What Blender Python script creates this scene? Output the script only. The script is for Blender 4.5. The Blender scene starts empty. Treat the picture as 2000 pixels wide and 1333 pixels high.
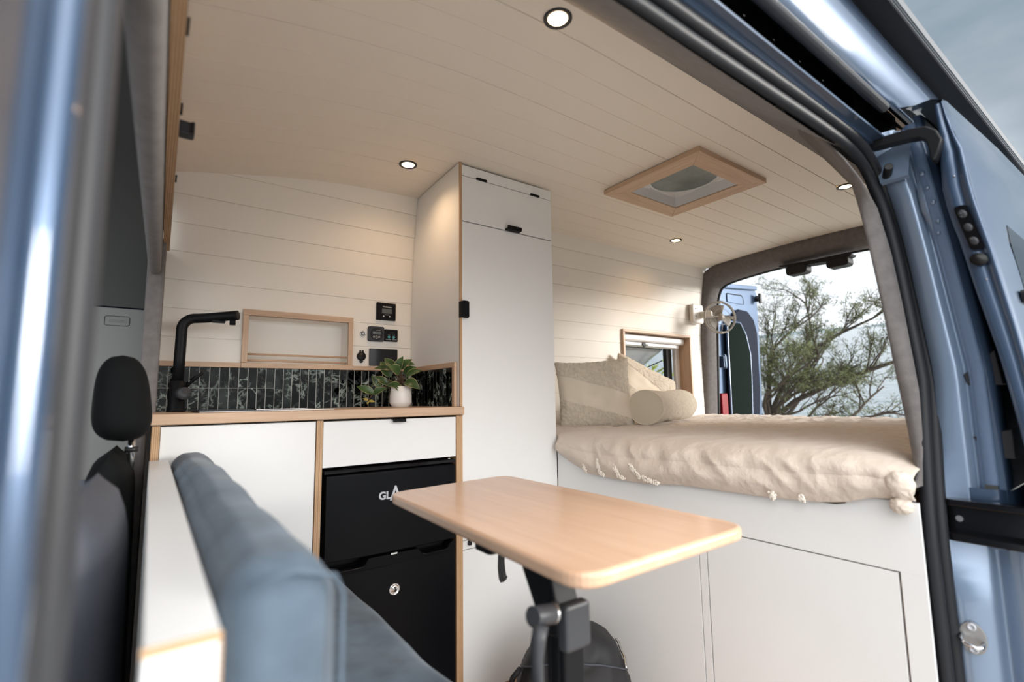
import bpy, math, random
from mathutils import Vector, Matrix, noise, Euler
random.seed(7)
D = bpy.data; COL = bpy.context.scene.collection; SC = bpy.context.scene
R = math.radians

# ------------------------------------------------------------------ camera
cam_d = D.cameras.new('camera'); cam = D.objects.new('camera', cam_d); COL.objects.link(cam)
cam_d.sensor_width = 36; cam_d.lens = 964.53 / 2000 * 36
ri = Vector((0.80927666, -0.58725387, -0.01428912))
dn = Vector((0.05628712, 0.10173463, -0.99321791))
fw = Vector((0.58472476, 0.80298378, 0.1153863))
cam.matrix_world = Matrix(((ri.x, -dn.x, -fw.x, 0), (ri.y, -dn.y, -fw.y, 0), (ri.z, -dn.z, -fw.z, .95), (0, 0, 0, 1)))
cam_d.clip_start = .02; cam_d.clip_end = 3000
cam_d.dof.use_dof = True; cam_d.dof.focus_distance = 2.1; cam_d.dof.aperture_fstop = 2.0
SC.camera = cam

# ------------------------------------------------------------------ sky and exposure
SC.view_settings.view_transform = 'Standard'; SC.view_settings.look = 'None'
SC.view_settings.gamma = 1; SC.view_settings.use_curve_mapping = False
SC.view_settings.exposure = 0.72
w = D.worlds.new('overcast_sky'); SC.world = w; w.use_nodes = True
nt = w.node_tree; nt.nodes.clear()
def wn(t, **k):
    n = nt.nodes.new(t)
    for a, b in k.items(): setattr(n, a, b)
    return n
wout = wn('ShaderNodeOutputWorld'); wbg = wn('ShaderNodeBackground'); tc = wn('ShaderNodeTexCoord')
nz = wn('ShaderNodeTexNoise'); nz.inputs['Scale'].default_value = 2.6; nz.inputs['Detail'].default_value = 5; nz.inputs['Roughness'].default_value = .55
mp = wn('ShaderNodeMapping'); mp.inputs['Scale'].default_value = (1, 1, 2.6)
cr = wn('ShaderNodeValToRGB'); cr.color_ramp.elements[0].position = .32; cr.color_ramp.elements[0].color = (.155, .205, .25, 1)
cr.color_ramp.elements[1].position = .72; cr.color_ramp.elements[1].color = (.29, .33, .37, 1)
# brightness by direction: pale band over the water (+x,+y) and a broad glow added behind the viewer (-y) to light the interior
def dotn(v, lo, hi, a, b):
    vm = wn('ShaderNodeVectorMath', operation='DOT_PRODUCT'); vm.inputs[1].default_value = Vector(v).normalized()
    nt.links.new(tc.outputs['Generated'], vm.inputs[0])
    mr = wn('ShaderNodeMapRange'); mr.interpolation_type = 'SMOOTHSTEP'
    mr.inputs[1].default_value = lo; mr.inputs[2].default_value = hi; mr.inputs[3].default_value = a; mr.inputs[4].default_value = b
    nt.links.new(vm.outputs['Value'], mr.inputs[0]); return mr.outputs[0]
glow_sea = dotn((.92, .38, .16), .93, .995, 0, .45)
glow_back = dotn((-.1, -.74, .66), .42, .95, 0, 2.7)
ad = wn('ShaderNodeMath', operation='ADD'); nt.links.new(glow_sea, ad.inputs[0]); nt.links.new(glow_back, ad.inputs[1])
mx = wn('ShaderNodeMixRGB', blend_type='ADD'); mx.inputs[0].default_value = 1
cm = wn('ShaderNodeCombineXYZ')
for i, s in enumerate((1, .99, .975)):
    m_ = wn('ShaderNodeMath', operation='MULTIPLY'); m_.inputs[1].default_value = s
    nt.links.new(ad.outputs[0], m_.inputs[0]); nt.links.new(m_.outputs[0], cm.inputs[i])
nt.links.new(tc.outputs['Generated'], mp.inputs[0]); nt.links.new(mp.outputs[0], nz.inputs['Vector'])
nt.links.new(nz.outputs[0], cr.inputs[0]); nt.links.new(cr.outputs[0], mx.inputs[1]); nt.links.new(cm.outputs[0], mx.inputs[2])
nt.links.new(mx.outputs[0], wbg.inputs[0]); wbg.inputs[1].default_value = 1.0
nt.links.new(wbg.outputs[0], wout.inputs[0])
# soft sun added off the rear quarter to brighten the bed and its wall
sun_d = D.lights.new('fill_sun', 'SUN'); sun_d.energy = 3.0; sun_d.angle = R(20); sun_d.color = (1, .96, .90)
sun = D.objects.new('fill_sun', sun_d); COL.objects.link(sun); sun.rotation_euler = Vector((.70, -.71, .12)).to_track_quat('Z', 'Y').to_euler()

# ------------------------------------------------------------------ materials
def mat(name, col, rough=.5, metal=0, spec=.5, bump=None, coat=0, trans=0, alpha=1, var=0, vscale=5, emit=None, sheen=0, ior=1.45):
    m = D.materials.new(name); m.use_nodes = True; t = m.node_tree; b = t.nodes['Principled BSDF']
    b.inputs['Base Color'].default_value = (*col, 1); b.inputs['Roughness'].default_value = rough
    b.inputs['Metallic'].default_value = metal; b.inputs['Specular IOR Level'].default_value = spec; b.inputs['IOR'].default_value = ior
    b.inputs['Coat Weight'].default_value = coat; b.inputs['Coat Roughness'].default_value = .06
    b.inputs['Transmission Weight'].default_value = trans; b.inputs['Alpha'].default_value = alpha
    b.inputs['Sheen Weight'].default_value = sheen
    if emit: b.inputs['Emission Color'].default_value = (*emit[0], 1); b.inputs['Emission Strength'].default_value = emit[1]
    co = t.nodes.new('ShaderNodeTexCoord')
    if bump:
        n = t.nodes.new('ShaderNodeTexNoise'); n.inputs['Scale'].default_value = bump[0]; n.inputs['Detail'].default_value = 4
        bp = t.nodes.new('ShaderNodeBump'); bp.inputs['Strength'].default_value = bump[1]; bp.inputs['Distance'].default_value = bump[2] if len(bump) > 2 else .002
        t.links.new(co.outputs['Object'], n.inputs['Vector']); t.links.new(n.outputs[0], bp.inputs['Height']); t.links.new(bp.outputs[0], b.inputs['Normal'])
    if var:
        n = t.nodes.new('ShaderNodeTexNoise'); n.inputs['Scale'].default_value = vscale; n.inputs['Detail'].default_value = 5
        r_ = t.nodes.new('ShaderNodeValToRGB')
        r_.color_ramp.elements[0].position = .3; r_.color_ramp.elements[1].position = .7
        r_.color_ramp.elements[0].color = (*[c * (1 - var) for c in col], 1); r_.color_ramp.elements[1].color = (*[min(1, c * (1 + var)) for c in col], 1)
        t.links.new(co.outputs['Object'], n.inputs['Vector']); t.links.new(n.outputs[0], r_.inputs[0]); t.links.new(r_.outputs[0], b.inputs['Base Color'])
    return m
def wood(name, c1, c2, axis, scale=1, rough=.45, coat=0):
    m = D.materials.new(name); m.use_nodes = True; t = m.node_tree; b = t.nodes['Principled BSDF']
    b.inputs['Roughness'].default_value = rough; b.inputs['Coat Weight'].default_value = coat; b.inputs['Coat Roughness'].default_value = .12
    co = t.nodes.new('ShaderNodeTexCoord'); mpn = t.nodes.new('ShaderNodeMapping')
    s = [26 * scale] * 3; s['xyz'.index(axis)] = 1.6 * scale; mpn.inputs['Scale'].default_value = s
    n = t.nodes.new('ShaderNodeTexNoise'); n.inputs['Scale'].default_value = 2.2; n.inputs['Detail'].default_value = 7; n.inputs['Roughness'].default_value = .62; n.inputs['Distortion'].default_value = .5
    r_ = t.nodes.new('ShaderNodeValToRGB'); r_.color_ramp.elements[0].position = .3; r_.color_ramp.elements[1].position = .68
    r_.color_ramp.elements[0].color = (*c1, 1); r_.color_ramp.elements[1].color = (*c2, 1)
    t.links.new(co.outputs['Object'], mpn.inputs[0]); t.links.new(mpn.outputs[0], n.inputs['Vector']); t.links.new(n.outputs[0], r_.inputs[0]); t.links.new(r_.outputs[0], b.inputs['Base Color'])
    bp = t.nodes.new('ShaderNodeBump'); bp.inputs['Strength'].default_value = .12; bp.inputs['Distance'].default_value = .001
    t.links.new(n.outputs[0], bp.inputs['Height']); t.links.new(bp.outputs[0], b.inputs['Normal'])
    return m
def ply(name, axis, period=.0045):
    # plywood edge: alternating plies across one axis
    m = D.materials.new(name); m.use_nodes = True; t = m.node_tree; b = t.nodes['Principled BSDF']; b.inputs['Roughness'].default_value = .6
    co = t.nodes.new('ShaderNodeTexCoord'); sp = t.nodes.new('ShaderNodeSeparateXYZ'); t.links.new(co.outputs['Object'], sp.inputs[0])
    ml = t.nodes.new('ShaderNodeMath'); ml.operation = 'MULTIPLY'; ml.inputs[1].default_value = 2 * math.pi / period
    sn = t.nodes.new('ShaderNodeMath'); sn.operation = 'SINE'
    t.links.new(sp.outputs['xyz'.index(axis)], ml.inputs[0]); t.links.new(ml.outputs[0], sn.inputs[0])
    n = t.nodes.new('ShaderNodeTexNoise'); n.inputs['Scale'].default_value = 30; n.inputs['Detail'].default_value = 4; t.links.new(co.outputs['Object'], n.inputs['Vector'])
    a = t.nodes.new('ShaderNodeMath'); a.operation = 'ADD'; t.links.new(sn.outputs[0], a.inputs[0]); t.links.new(n.outputs[0], a.inputs[1])
    r_ = t.nodes.new('ShaderNodeValToRGB'); r_.color_ramp.elements[0].position = .1; r_.color_ramp.elements[1].position = .9
    r_.color_ramp.elements[0].color = (.36, .20, .10, 1); r_.color_ramp.elements[1].color = (.60, .40, .23, 1)
    t.links.new(a.outputs[0], r_.inputs[0]); t.links.new(r_.outputs[0], b.inputs['Base Color']); return m
M = {}
M['white'] = mat('white_laminate', (.79, .79, .785), .38, var=.01)
M['board'] = mat('white_painted_board', (.82, .775, .71), .5, bump=(60, .04))
M['ceil'] = mat('cream_painted_ceiling_board', (.81, .735, .64), .5, bump=(60, .04))
M['white_plastic'] = mat('white_plastic', (.78, .77, .76), .35)
M['cream_plastic'] = mat('cream_plastic', (.72, .68, .62), .4)
M['oak_x'] = wood('pale_oak_x', (.47, .305, .195), (.61, .425, .29), 'x')
M['oak_y'] = wood('pale_oak_y', (.47, .305, .195), (.61, .425, .29), 'y')
M['oak_z'] = wood('pale_oak_z', (.47, .305, .195), (.61, .425, .29), 'z')
M['table'] = wood('pine_table_top', (.50, .30, .19), (.61, .40, .27), 'y', .5, rough=.3, coat=.25)
M['floor'] = wood('oak_floor', (.28, .15, .08), (.45, .26, .14), 'x', .6)
M['ply_x'] = ply('plywood_edge_x', 'x'); M['ply_z'] = ply('plywood_edge_z', 'z')
M['gap'] = mat('brown_raw_panel_edge', (.22, .10, .04), .7)
M['black'] = mat('matt_black_metal', (.006, .006, .007), .45, spec=.15)
M['blackp'] = mat('black_plastic', (.010, .010, .011), .45, spec=.3)
M['dgrey'] = mat('dark_grey_plastic', (.035, .036, .040), .45, spec=.35)
M['rubber'] = mat('dark_rubber_seal', (.013, .014, .017), .48, spec=.35, bump=(120, .05))
M['gloss'] = mat('gloss_black', (.005, .005, .006), .12, spec=.35)
M['fridge'] = mat('black_fridge_enamel', (.004, .0045, .006), .35, spec=.12)
M['steel'] = mat('brushed_steel', (.55, .55, .55), .25, metal=1)
M['silver'] = mat('silver_badge', (.55, .56, .60), .4, metal=.2)
M['brushed'] = mat('brushed_zinc', (.42, .42, .42), .5, metal=.8)
M['fan_grey'] = mat('warm_grey_fan_plastic', (.36, .335, .30), .45)
M['chrome'] = mat('chrome', (.75, .75, .76), .1, metal=1)
M['fabric'] = mat('grey_lining_carpet', (.155, .142, .138), .95, bump=(260, .5, .002), var=.12, vscale=40, sheen=.1, spec=.1)
M['denim'] = mat('blue_grey_velvet', (.085, .115, .150), .9, bump=(320, .3, .001), var=.25, vscale=14, sheen=.12, spec=.15)
M['paint'] = mat('metallic_blue_paint', (.05, .085, .15), .30, metal=.5, coat=1)
M['paint_lit'] = mat('lightened_blue_paint', (.21, .28, .39), .30, metal=.4, coat=.8)  # same body paint, the jamb's brighter light put into its colour
M['glass'] = mat('dark_tinted_glass', (.008, .012, .009), .05, ior=1.15, alpha=1)
M['clear'] = mat('clear_grey_acrylic', (.62, .60, .60), .12, trans=.6, alpha=.85, bump=(14, .6, .01))
M['linen'] = mat('beige_cotton', (.66, .565, .48), .9, bump=(34, .55, .012), sheen=.2)
M['boucle'] = mat('cream_boucle', (.78, .69, .56), 1, bump=(240, 1, .006), var=.08, vscale=60, sheen=.5)
M['cream'] = mat('cream_woven_cotton', (.80, .71, .59), .95, bump=(400, .25, .001), sheen=.3)
M['cream_end'] = mat('cream_flat_cotton', (.72, .65, .52), .95, bump=(400, .2, .001))
M['tassel'] = mat('off_white_yarn', (.80, .73, .65), 1, bump=(300, .8, .002))
M['pot'] = mat('glazed_white_ceramic', (.78, .74, .69), .22)
M['soil'] = mat('dark_soil', (.03, .02, .015), 1)
M['leaf'] = mat('olive_green_leaf', (.038, .075, .020), .35, var=.45, vscale=26)
M['leafedge'] = mat('cream_leaf_edge', (.50, .42, .20), .45)
M['leafy'] = mat('yellow_young_leaf', (.36, .27, .05), .5)
M['stem'] = mat('brown_stem', (.09, .05, .025), .7)
M['bark'] = mat('grey_brown_bark', (.07, .055, .045), .9, bump=(30, .5, .01))
M['needle'] = mat('fine_olive_foliage', (.115, .13, .055), .8, var=.35, vscale=2)
M['shrub'] = mat('yellow_green_shrub_leaf', (.30, .36, .08), .6, var=.3, vscale=8)
M['bag'] = mat('black_nylon', (.014, .014, .016), .6, bump=(200, .2, .001))
M['seatfab'] = mat('black_seat_fabric', (.006, .0065, .007), .95, spec=.1, bump=(400, .2, .001))
M['seatgrey'] = mat('charcoal_seat_vinyl', (.05, .056, .072), .6)
M['trimdark'] = mat('mid_grey_headliner', (.075, .078, .078), .9)
M['blackblue'] = mat('dark_blue_grey_plastic', (.010, .014, .026), .7, ior=1.2)
M['rail'] = mat('grey_anodised_rail', (.10, .105, .115), .5)
M['trimgrey'] = mat('light_grey_cab_trim', (.22, .225, .22), .6)
M['led'] = mat('warm_lamp_lens', (1, .85, .6), .4, emit=((1, .70, .38), 12))
M['display'] = mat('dim_display', (.10, .11, .11), .2)
M['teal'] = mat('teal_button_ring', (.10, .38, .42), .4)
M['ink'] = mat('pale_print', (.55, .55, .55), .6)
M['red'] = mat('red_tail_lamp', (.22, .004, .01), .25, spec=.3)
M['yellow'] = mat('yellow_green_band', (.55, .52, .10), .5)
M['grout'] = mat('pale_grout', (.52, .52, .50), .8)
M['tape'] = mat('grey_joint_sealer', (.13, .19, .30), .38, bump=(50, .5, .004))
M['sand'] = mat('pale_ground', (.58, .565, .53), .9, var=.2, vscale=1)
M['roofpl'] = mat('frosted_vent_dome', (.24, .27, .26), .5, var=.3, vscale=6)
def marble():
    m = D.materials.new('green_black_marble_tile'); m.use_nodes = True; t = m.node_tree; b = t.nodes['Principled BSDF']
    b.inputs['Roughness'].default_value = .04; b.inputs['Specular IOR Level'].default_value = .08
    co = t.nodes.new('ShaderNodeTexCoord'); at = t.nodes.new('ShaderNodeAttribute'); at.attribute_name = 'tile'
    ad_ = t.nodes.new('ShaderNodeVectorMath'); ad_.operation = 'ADD'; t.links.new(co.outputs['Object'], ad_.inputs[0]); t.links.new(at.outputs['Vector'], ad_.inputs[1])
    n = t.nodes.new('ShaderNodeTexNoise'); n.inputs['Scale'].default_value = 7; n.inputs['Detail'].default_value = 9; n.inputs['Roughness'].default_value = .7; n.inputs['Distortion'].default_value = .5
    t.links.new(ad_.outputs[0], n.inputs['Vector'])
    v = t.nodes.new('ShaderNodeMath'); v.operation = 'SUBTRACT'; v.inputs[1].default_value = .5; t.links.new(n.outputs[0], v.inputs[0])
    a = t.nodes.new('ShaderNodeMath'); a.operation = 'ABSOLUTE'; t.links.new(v.outputs[0], a.inputs[0])
    r_ = t.nodes.new('ShaderNodeValToRGB'); e = r_.color_ramp.elements
    e[0].position = .0; e[0].color = (.46, .54, .50, 1); e[1].position = .022; e[1].color = (.020, .034, .027, 1)
    q = r_.color_ramp.elements.new(.04); q.color = (.003, .005, .0045, 1)
    n2 = t.nodes.new('ShaderNodeTexNoise'); n2.inputs['Scale'].default_value = 5; n2.inputs['Detail'].default_value = 3; t.links.new(ad_.outputs[0], n2.inputs['Vector'])
    r2 = t.nodes.new('ShaderNodeValToRGB'); r2.color_ramp.elements[0].position = .56; r2.color_ramp.elements[0].color = (0, 0, 0, 1); r2.color_ramp.elements[1].position = .75
    r2.color_ramp.elements[1].color = (.05, .065, .06, 1); t.links.new(n2.outputs[0], r2.inputs[0])
    mm = t.nodes.new('ShaderNodeMixRGB'); mm.blend_type = 'ADD'; mm.inputs[0].default_value = 1
    n3 = t.nodes.new('ShaderNodeTexNoise'); n3.inputs['Scale'].default_value = 13; n3.inputs['Detail'].default_value = 2; t.links.new(ad_.outputs[0], n3.inputs['Vector'])
    r3 = t.nodes.new('ShaderNodeValToRGB'); r3.color_ramp.elements[0].position = .44; r3.color_ramp.elements[0].color = (.06, .06, .06, 1); r3.color_ramp.elements[1].position = .62; t.links.new(n3.outputs[0], r3.inputs[0])
    ml = t.nodes.new('ShaderNodeMixRGB'); ml.blend_type = 'MULTIPLY'; ml.inputs[0].default_value = 1
    t.links.new(a.outputs[0], r_.inputs[0]); t.links.new(r_.outputs[0], ml.inputs[1]); t.links.new(r3.outputs[0], ml.inputs[2]); t.links.new(ml.outputs[0], mm.inputs[1]); t.links.new(r2.outputs[0], mm.inputs[2]); t.links.new(mm.outputs[0], b.inputs['Base Color'])
    return m
M['marble'] = marble()
def water():
    m = mat('rippled_sea', (.20, .25, .27), .12, spec=.8)
    t = m.node_tree; b = t.nodes['Principled BSDF']; co = t.nodes['Texture Coordinate']
    mpn = t.nodes.new('ShaderNodeMapping'); mpn.inputs['Scale'].default_value = (1.1, .25, 1); mpn.inputs['Rotation'].default_value = (0, 0, .35)
    n = t.nodes.new('ShaderNodeTexNoise'); n.inputs['Scale'].default_value = 1.3; n.inputs['Detail'].default_value = 6
    bp = t.nodes.new('ShaderNodeBump'); bp.inputs['Strength'].default_value = .9; bp.inputs['Distance'].default_value = .25
    t.links.new(co.outputs['Object'], mpn.inputs[0]); t.links.new(mpn.outputs[0], n.inputs['Vector']); t.links.new(n.outputs[0], bp.inputs['Height']); t.links.new(bp.outputs[0], b.inputs['Normal']); return m
M['water'] = water()
M['hill'] = mat('hazy_far_shore', (.20, .25, .27), 1)

# ------------------------------------------------------------------ mesh helpers
class MB:
    def __init__(s): s.v = []; s.f = []; s.m = []; s.sm = []; s.cur = 0; s.smooth = False
    def add(s, vs, fs, smooth=None):
        o = len(s.v); s.v += [Vector(p) for p in vs]; s.f += [tuple(i + o for i in f) for f in fs]
        s.m += [s.cur] * len(fs); s.sm += [s.smooth if smooth is None else smooth] * len(fs); return s
    def box(s, x0, x1, y0, y1, z0, z1):
        vs = [(x, y, z) for x in (x0, x1) for y in (y0, y1) for z in (z0, z1)]
        return s.add(vs, [(0, 1, 3, 2), (4, 6, 7, 5), (0, 4, 5, 1), (2, 3, 7, 6), (0, 2, 6, 4), (1, 5, 7, 3)], False)
    def rbox(s, x0, x1, y0, y1, z0, z1, axis, r, n=5):
        # box with rounded corners seen along 'axis'
        a = [(x0, x1), (y0, y1), (z0, z1)]; k = 'xyz'.index(axis); u, v = [i for i in range(3) if i != k]
        pts = []
        for cx, cy, a0 in ((a[u][1] - r, a[v][1] - r, 0), (a[u][0] + r, a[v][1] - r, 90), (a[u][0] + r, a[v][0] + r, 180), (a[u][1] - r, a[v][0] + r, 270)):
            for i in range(n + 1):
                t = R(a0 + 90 * i / n); pts.append((cx + r * math.cos(t), cy + r * math.sin(t)))
        return s.prism(pts, axis, a[k][0], a[k][1])
    def prism(s, pts, axis, a, b):
        k = 'xyz'.index(axis); n = len(pts)
        def P(p, c):
            q = [p[0], p[1]]; q.insert(k, c); return q
        vs = [P(p, a) for p in pts] + [P(p, b) for p in pts]
        fs = [(i, (i + 1) % n, n + (i + 1) % n, n + i) for i in range(n)] + [tuple(range(n))[::-1], tuple(range(n, 2 * n))]
        return s.add(vs, fs, False)
    def sweep(s, prof, ring_fn, n, closed=False):
        pass
    def tube(s, path, r, n=10, caps=True, closed=False):
        path = [Vector(p) for p in path]; m = len(path); rs = r if isinstance(r, (list, tuple)) else [r] * m
        vs = []; up = None
        for i, p in enumerate(path):
            if closed: d = path[(i + 1) % m] - path[i - 1]
            else: d = path[min(i + 1, m - 1)] - path[max(i - 1, 0)]
            d.normalize()
            if up is None: up = Vector((0, 0, 1)) if abs(d.z) < .9 else Vector((1, 0, 0))
            a = d.cross(up)
            if a.length < 1e-5: a = d.cross(Vector((0, 1, 0)))
            a.normalize(); b = a.cross(d).normalized(); up = b
            for k in range(n):
                t = 2 * math.pi * k / n; vs.append(p + (a * math.cos(t) + b * math.sin(t)) * rs[i])
        fs = []
        for i in range(m if closed else m - 1):
            j = (i + 1) % m
            for k in range(n):
                l = (k + 1) % n; fs.append((i * n + k, i * n + l, j * n + l, j * n + k))
        s.add(vs, fs, True)
        if caps and not closed:
            o = len(s.v) - len(vs)
            s.f += [tuple(o + k for k in range(n))[::-1], tuple(o + (m - 1) * n + k for k in range(n))]; s.m += [s.cur] * 2; s.sm += [False] * 2
        return s
    def lathe(s, prof, c, axis=(0, 0, 1), n=32, capa=True):
        ax = Vector(axis).normalized(); a = ax.orthogonal().normalized(); b = ax.cross(a); c = Vector(c); vs = []; m = len(prof)
        for r, h in prof:
            for k in range(n):
                t = 2 * math.pi * k / n; vs.append(c + ax * h + (a * math.cos(t) + b * math.sin(t)) * r)
        fs = [(i * n + k, i * n + (k + 1) % n, (i + 1) * n + (k + 1) % n, (i + 1) * n + k) for i in range(m - 1) for k in range(n)]
        s.add(vs, fs, True)
        if capa:
            o = len(s.v) - len(vs)
            s.f += [tuple(o + k for k in range(n))[::-1], tuple(o + (m - 1) * n + k for k in range(n))]; s.m += [s.cur] * 2; s.sm += [False] * 2
        return s
    def cyl(s, c, r, h, axis=(0, 0, 1), n=28): return s.lathe([(r, 0), (r, h)], c, axis, n)
    def grid(s, fn, nu, nv, smooth=True, closeu=False, skip=None):
        vs = [fn(i / nu, j / nv) for i in range(nu + 1) for j in range(nv + 1)]
        fs = [(i * (nv + 1) + j, (i + 1) * (nv + 1) + j, (i + 1) * (nv + 1) + j + 1, i * (nv + 1) + j + 1) for i in range(nu) for j in range(nv) if not (skip and skip(i, j))]
        return s.add(vs, fs, smooth)
    def loft(s, rows, smooth=True):
        n = len(rows[0]); vs = [p for r in rows for p in r]
        return s.add(vs, [(i * n + j, i * n + j + 1, (i + 1) * n + j + 1, (i + 1) * n + j) for i in range(len(rows) - 1) for j in range(n - 1)], smooth)
    def ell(s, c, r, n=16, m=12, rot=None, p=1.0):
        vs = []; c = Vector(c)
        for i in range(m + 1):
            th = math.pi * i / m
            for k in range(n):
                ph = 2 * math.pi * k / n
                def sp(v): return math.copysign(abs(v) ** p, v)
                q = Vector((r[0] * sp(math.sin(th)) * sp(math.cos(ph)), r[1] * sp(math.sin(th)) * sp(math.sin(ph)), r[2] * sp(math.cos(th))))
                if rot: q.rotate(rot)
                vs.append(c + q)
        return s.add(vs, [(i * n + k, i * n + (k + 1) % n, (i + 1) * n + (k + 1) % n, (i + 1) * n + k) for i in range(m) for k in range(n)], True)
def obj(name, mb, m, parent=None, bevel=0, solid=0, loc=None, sub=0, label=None, cat=None, group=None, kind=None, seg=2):
    me = D.meshes.new(name); o = D.objects.new(name, me); COL.objects.link(o)
    if parent is not None:
        base = world_loc(parent)
    elif loc is not None: base = Vector(loc)
    elif kind == 'structure': base = Vector((0, 0, 0))
    else:
        xs = [v.x for v in mb.v]; ys = [v.y for v in mb.v]; zs = [v.z for v in mb.v]
        base = Vector(((min(xs) + max(xs)) / 2, (min(ys) + max(ys)) / 2, min(zs)))
    me.from_pydata([v - base for v in mb.v], [], mb.f)
    ms = m if isinstance(m, list) else [m]
    for q in ms: me.materials.append(M[q] if isinstance(q, str) else q)
    me.polygons.foreach_set('material_index', mb.m); me.polygons.foreach_set('use_smooth', mb.sm)
    me.validate(); me.update()
    if parent is not None:
        o.parent = parent
        if parent.type != 'EMPTY' or True: o['_w'] = tuple(base)
    else: o.location = base
    o['_w'] = tuple(base)
    if bevel:
        b = o.modifiers.new('bevel', 'BEVEL'); b.width = bevel; b.segments = seg; b.limit_method = 'ANGLE'; b.angle_limit = R(40); b.harden_normals = False
    if solid:
        b = o.modifiers.new('solid', 'SOLIDIFY'); b.thickness = solid; b.offset = 0
    if sub:
        b = o.modifiers.new('sub', 'SUBSURF'); b.levels = sub; b.render_levels = sub
    tag(o, label, cat, group, kind); return o
def obje(name, mb, m, parent=None, **k):
    # one object per separate piece of the mesh builder
    par = list(range(len(mb.v)))
    def find(a):
        while par[a] != a: par[a] = par[par[a]]; a = par[a]
        return a
    for f in mb.f:
        r0 = find(f[0])
        for i in f[1:]: par[find(i)] = r0
    groups = {}
    for fi_, f in enumerate(mb.f): groups.setdefault(find(f[0]), []).append(fi_)
    out = []
    for g in groups.values():
        q = MB(); idx = {}
        for fi_ in g:
            for i in mb.f[fi_]:
                if i not in idx: idx[i] = len(q.v); q.v.append(mb.v[i])
            q.f.append(tuple(idx[i] for i in mb.f[fi_])); q.m.append(mb.m[fi_]); q.sm.append(mb.sm[fi_])
        out.append(obj(name, q, m, parent, **k))
    return out
def world_loc(o): return Vector(o['_w'])
def tag(o, label=None, cat=None, group=None, kind=None):
    for k, v in (('label', label), ('category', cat), ('group', group), ('kind', kind)):
        if v: o[k] = v
def thing(name, loc, label, cat, group=None, kind=None):
    o = D.objects.new(name, None); COL.objects.link(o); o.location = loc; o.empty_display_size = .05; o['_w'] = tuple(loc); tag(o, label, cat, group, kind); return o
def box(name, x0, x1, y0, y1, z0, z1, m, parent=None, bevel=0, **k): return obj(name, MB().box(x0, x1, y0, y1, z0, z1), m, parent, bevel, **k)
def text(s_, size, loc, rot, m, parent, name='lettering', align='CENTER', depth=.0004, bold=0):
    cu = D.curves.new(name, 'FONT'); cu.body = s_; cu.size = size; cu.align_x = align; cu.align_y = 'CENTER'; cu.extrude = depth; cu.offset = bold
    t = D.objects.new('tmp', cu); COL.objects.link(t); bpy.context.view_layer.update()
    me = D.meshes.new_from_object(t.evaluated_get(bpy.context.evaluated_depsgraph_get())); D.objects.remove(t)
    mtx = Matrix.Translation(Vector(loc)) @ Euler(rot).to_matrix().to_4x4()
    base = world_loc(parent); me.transform(Matrix.Translation(-base) @ mtx); me.materials.clear(); me.materials.append(M[m]); me.name = name
    o = D.objects.new(name, me); COL.objects.link(o); o.parent = parent; o['_w'] = tuple(base); return o
def lerp(a, b, t): return a + (b - a) * t
def pw(x, pts):
    if x <= pts[0][0]: return pts[0][1]
    for (a, b), (c, d) in zip(pts, pts[1:]):
        if x <= c: return b + (d - b) * (x - a) / (c - a)
    return pts[-1][1]

# ------------------------------------------------------------------ setting: floor, ceiling, walls
obj('floor', MB().box(-.9, 3.3, .38, 2.12, -.15, -.12), 'floor', kind='structure')
BASE = [(0, -.115), (.1, -.092), (.22, -.068), (.37, -.042), (.5, -.025), (.6, -.014), (.72, -.006), (.9, 0)]
def ceil_z(x, y): return 1.90 + pw(x, BASE) + .010 - .03 * ((y - 1.3) / .74) ** 2
ys = []
for k in range(-3, 9):
    y = 1.171 + .1025 * k if k > 0 else 1.171 + .098 * k
    strong = (k % 3 == 0); wd, dp = (.0022, .004) if strong else (.0014, .0018)
    ys += [(y - wd, 0), (y - wd * .6, dp), (y + wd * .6, dp), (y + wd, 0)]
ys = [(.5, 0), (.62, 0), (.72, 0), (.8, 0)] + [q for q in ys if q[0] > .81] + [(2.06, 0)]
VX = (1.735, 2.12); VY = (1.095, 1.475)
ins = [(v, 0) for v in VY]
ys = sorted(ys + ins); xs = sorted([-.012, .05, .1, .16, .22, .3, .37, .44, .5, .55, .6, .66, .72, .8, .9, 1.2, 1.6, VX[0], VX[1], 2.5, 2.9, 3.27])
mb = MB(); nv = len(ys)
vs = [(x, y, ceil_z(x, y) + d) for x in xs for y, d in ys]
fs = [(i * nv + j, (i + 1) * nv + j, (i + 1) * nv + j + 1, i * nv + j + 1) for i in range(len(xs) - 1) for j in range(nv - 1)
      if not (VX[0] - .001 <= xs[i] < VX[1] - .001 and VY[0] - .001 <= ys[j][0] < VY[1] - .001) and not (ys[j][0] < .71 and xs[i] < 1.5)]
mb.add(vs, fs, False); obj('ceiling', mb, 'ceil', kind='structure')
# far wall, boards along x, holes for the shelf niche and the window
def wall_y(z): return pw(z, [(0, 2.10), (1.35, 2.10), (1.6, 2.08), (1.88, 2.04), (1.95, 2.03)])
NI = (.283, .662, 1.098, 1.278); WI = (2.40, 3.085, .93, 1.36)
zs = [-.12, .3, .6]
for k in range(-4, 8):
    z = 1.08 + .103 * k; zs += [z - .0018, (z - .0008, .0035), (z + .0008, .0035), z + .0018]
zs += [1.92, NI[2], NI[3], WI[2], WI[3]]
zs = sorted([(z, 0) if not isinstance(z, tuple) else z for z in zs])
xw = sorted([-.012, NI[0], NI[1], .95, 1.5, 2.0, WI[0], WI[1], 3.27])
mb = MB(); nv = len(zs); vs = [(x, wall_y(z) + d, z) for x in xw for z, d in zs]
def inh(i, j, H): return H[0] - .001 <= xw[i] < H[1] - .001 and H[2] - .0001 <= zs[j][0] < H[3] - .0001
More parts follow.
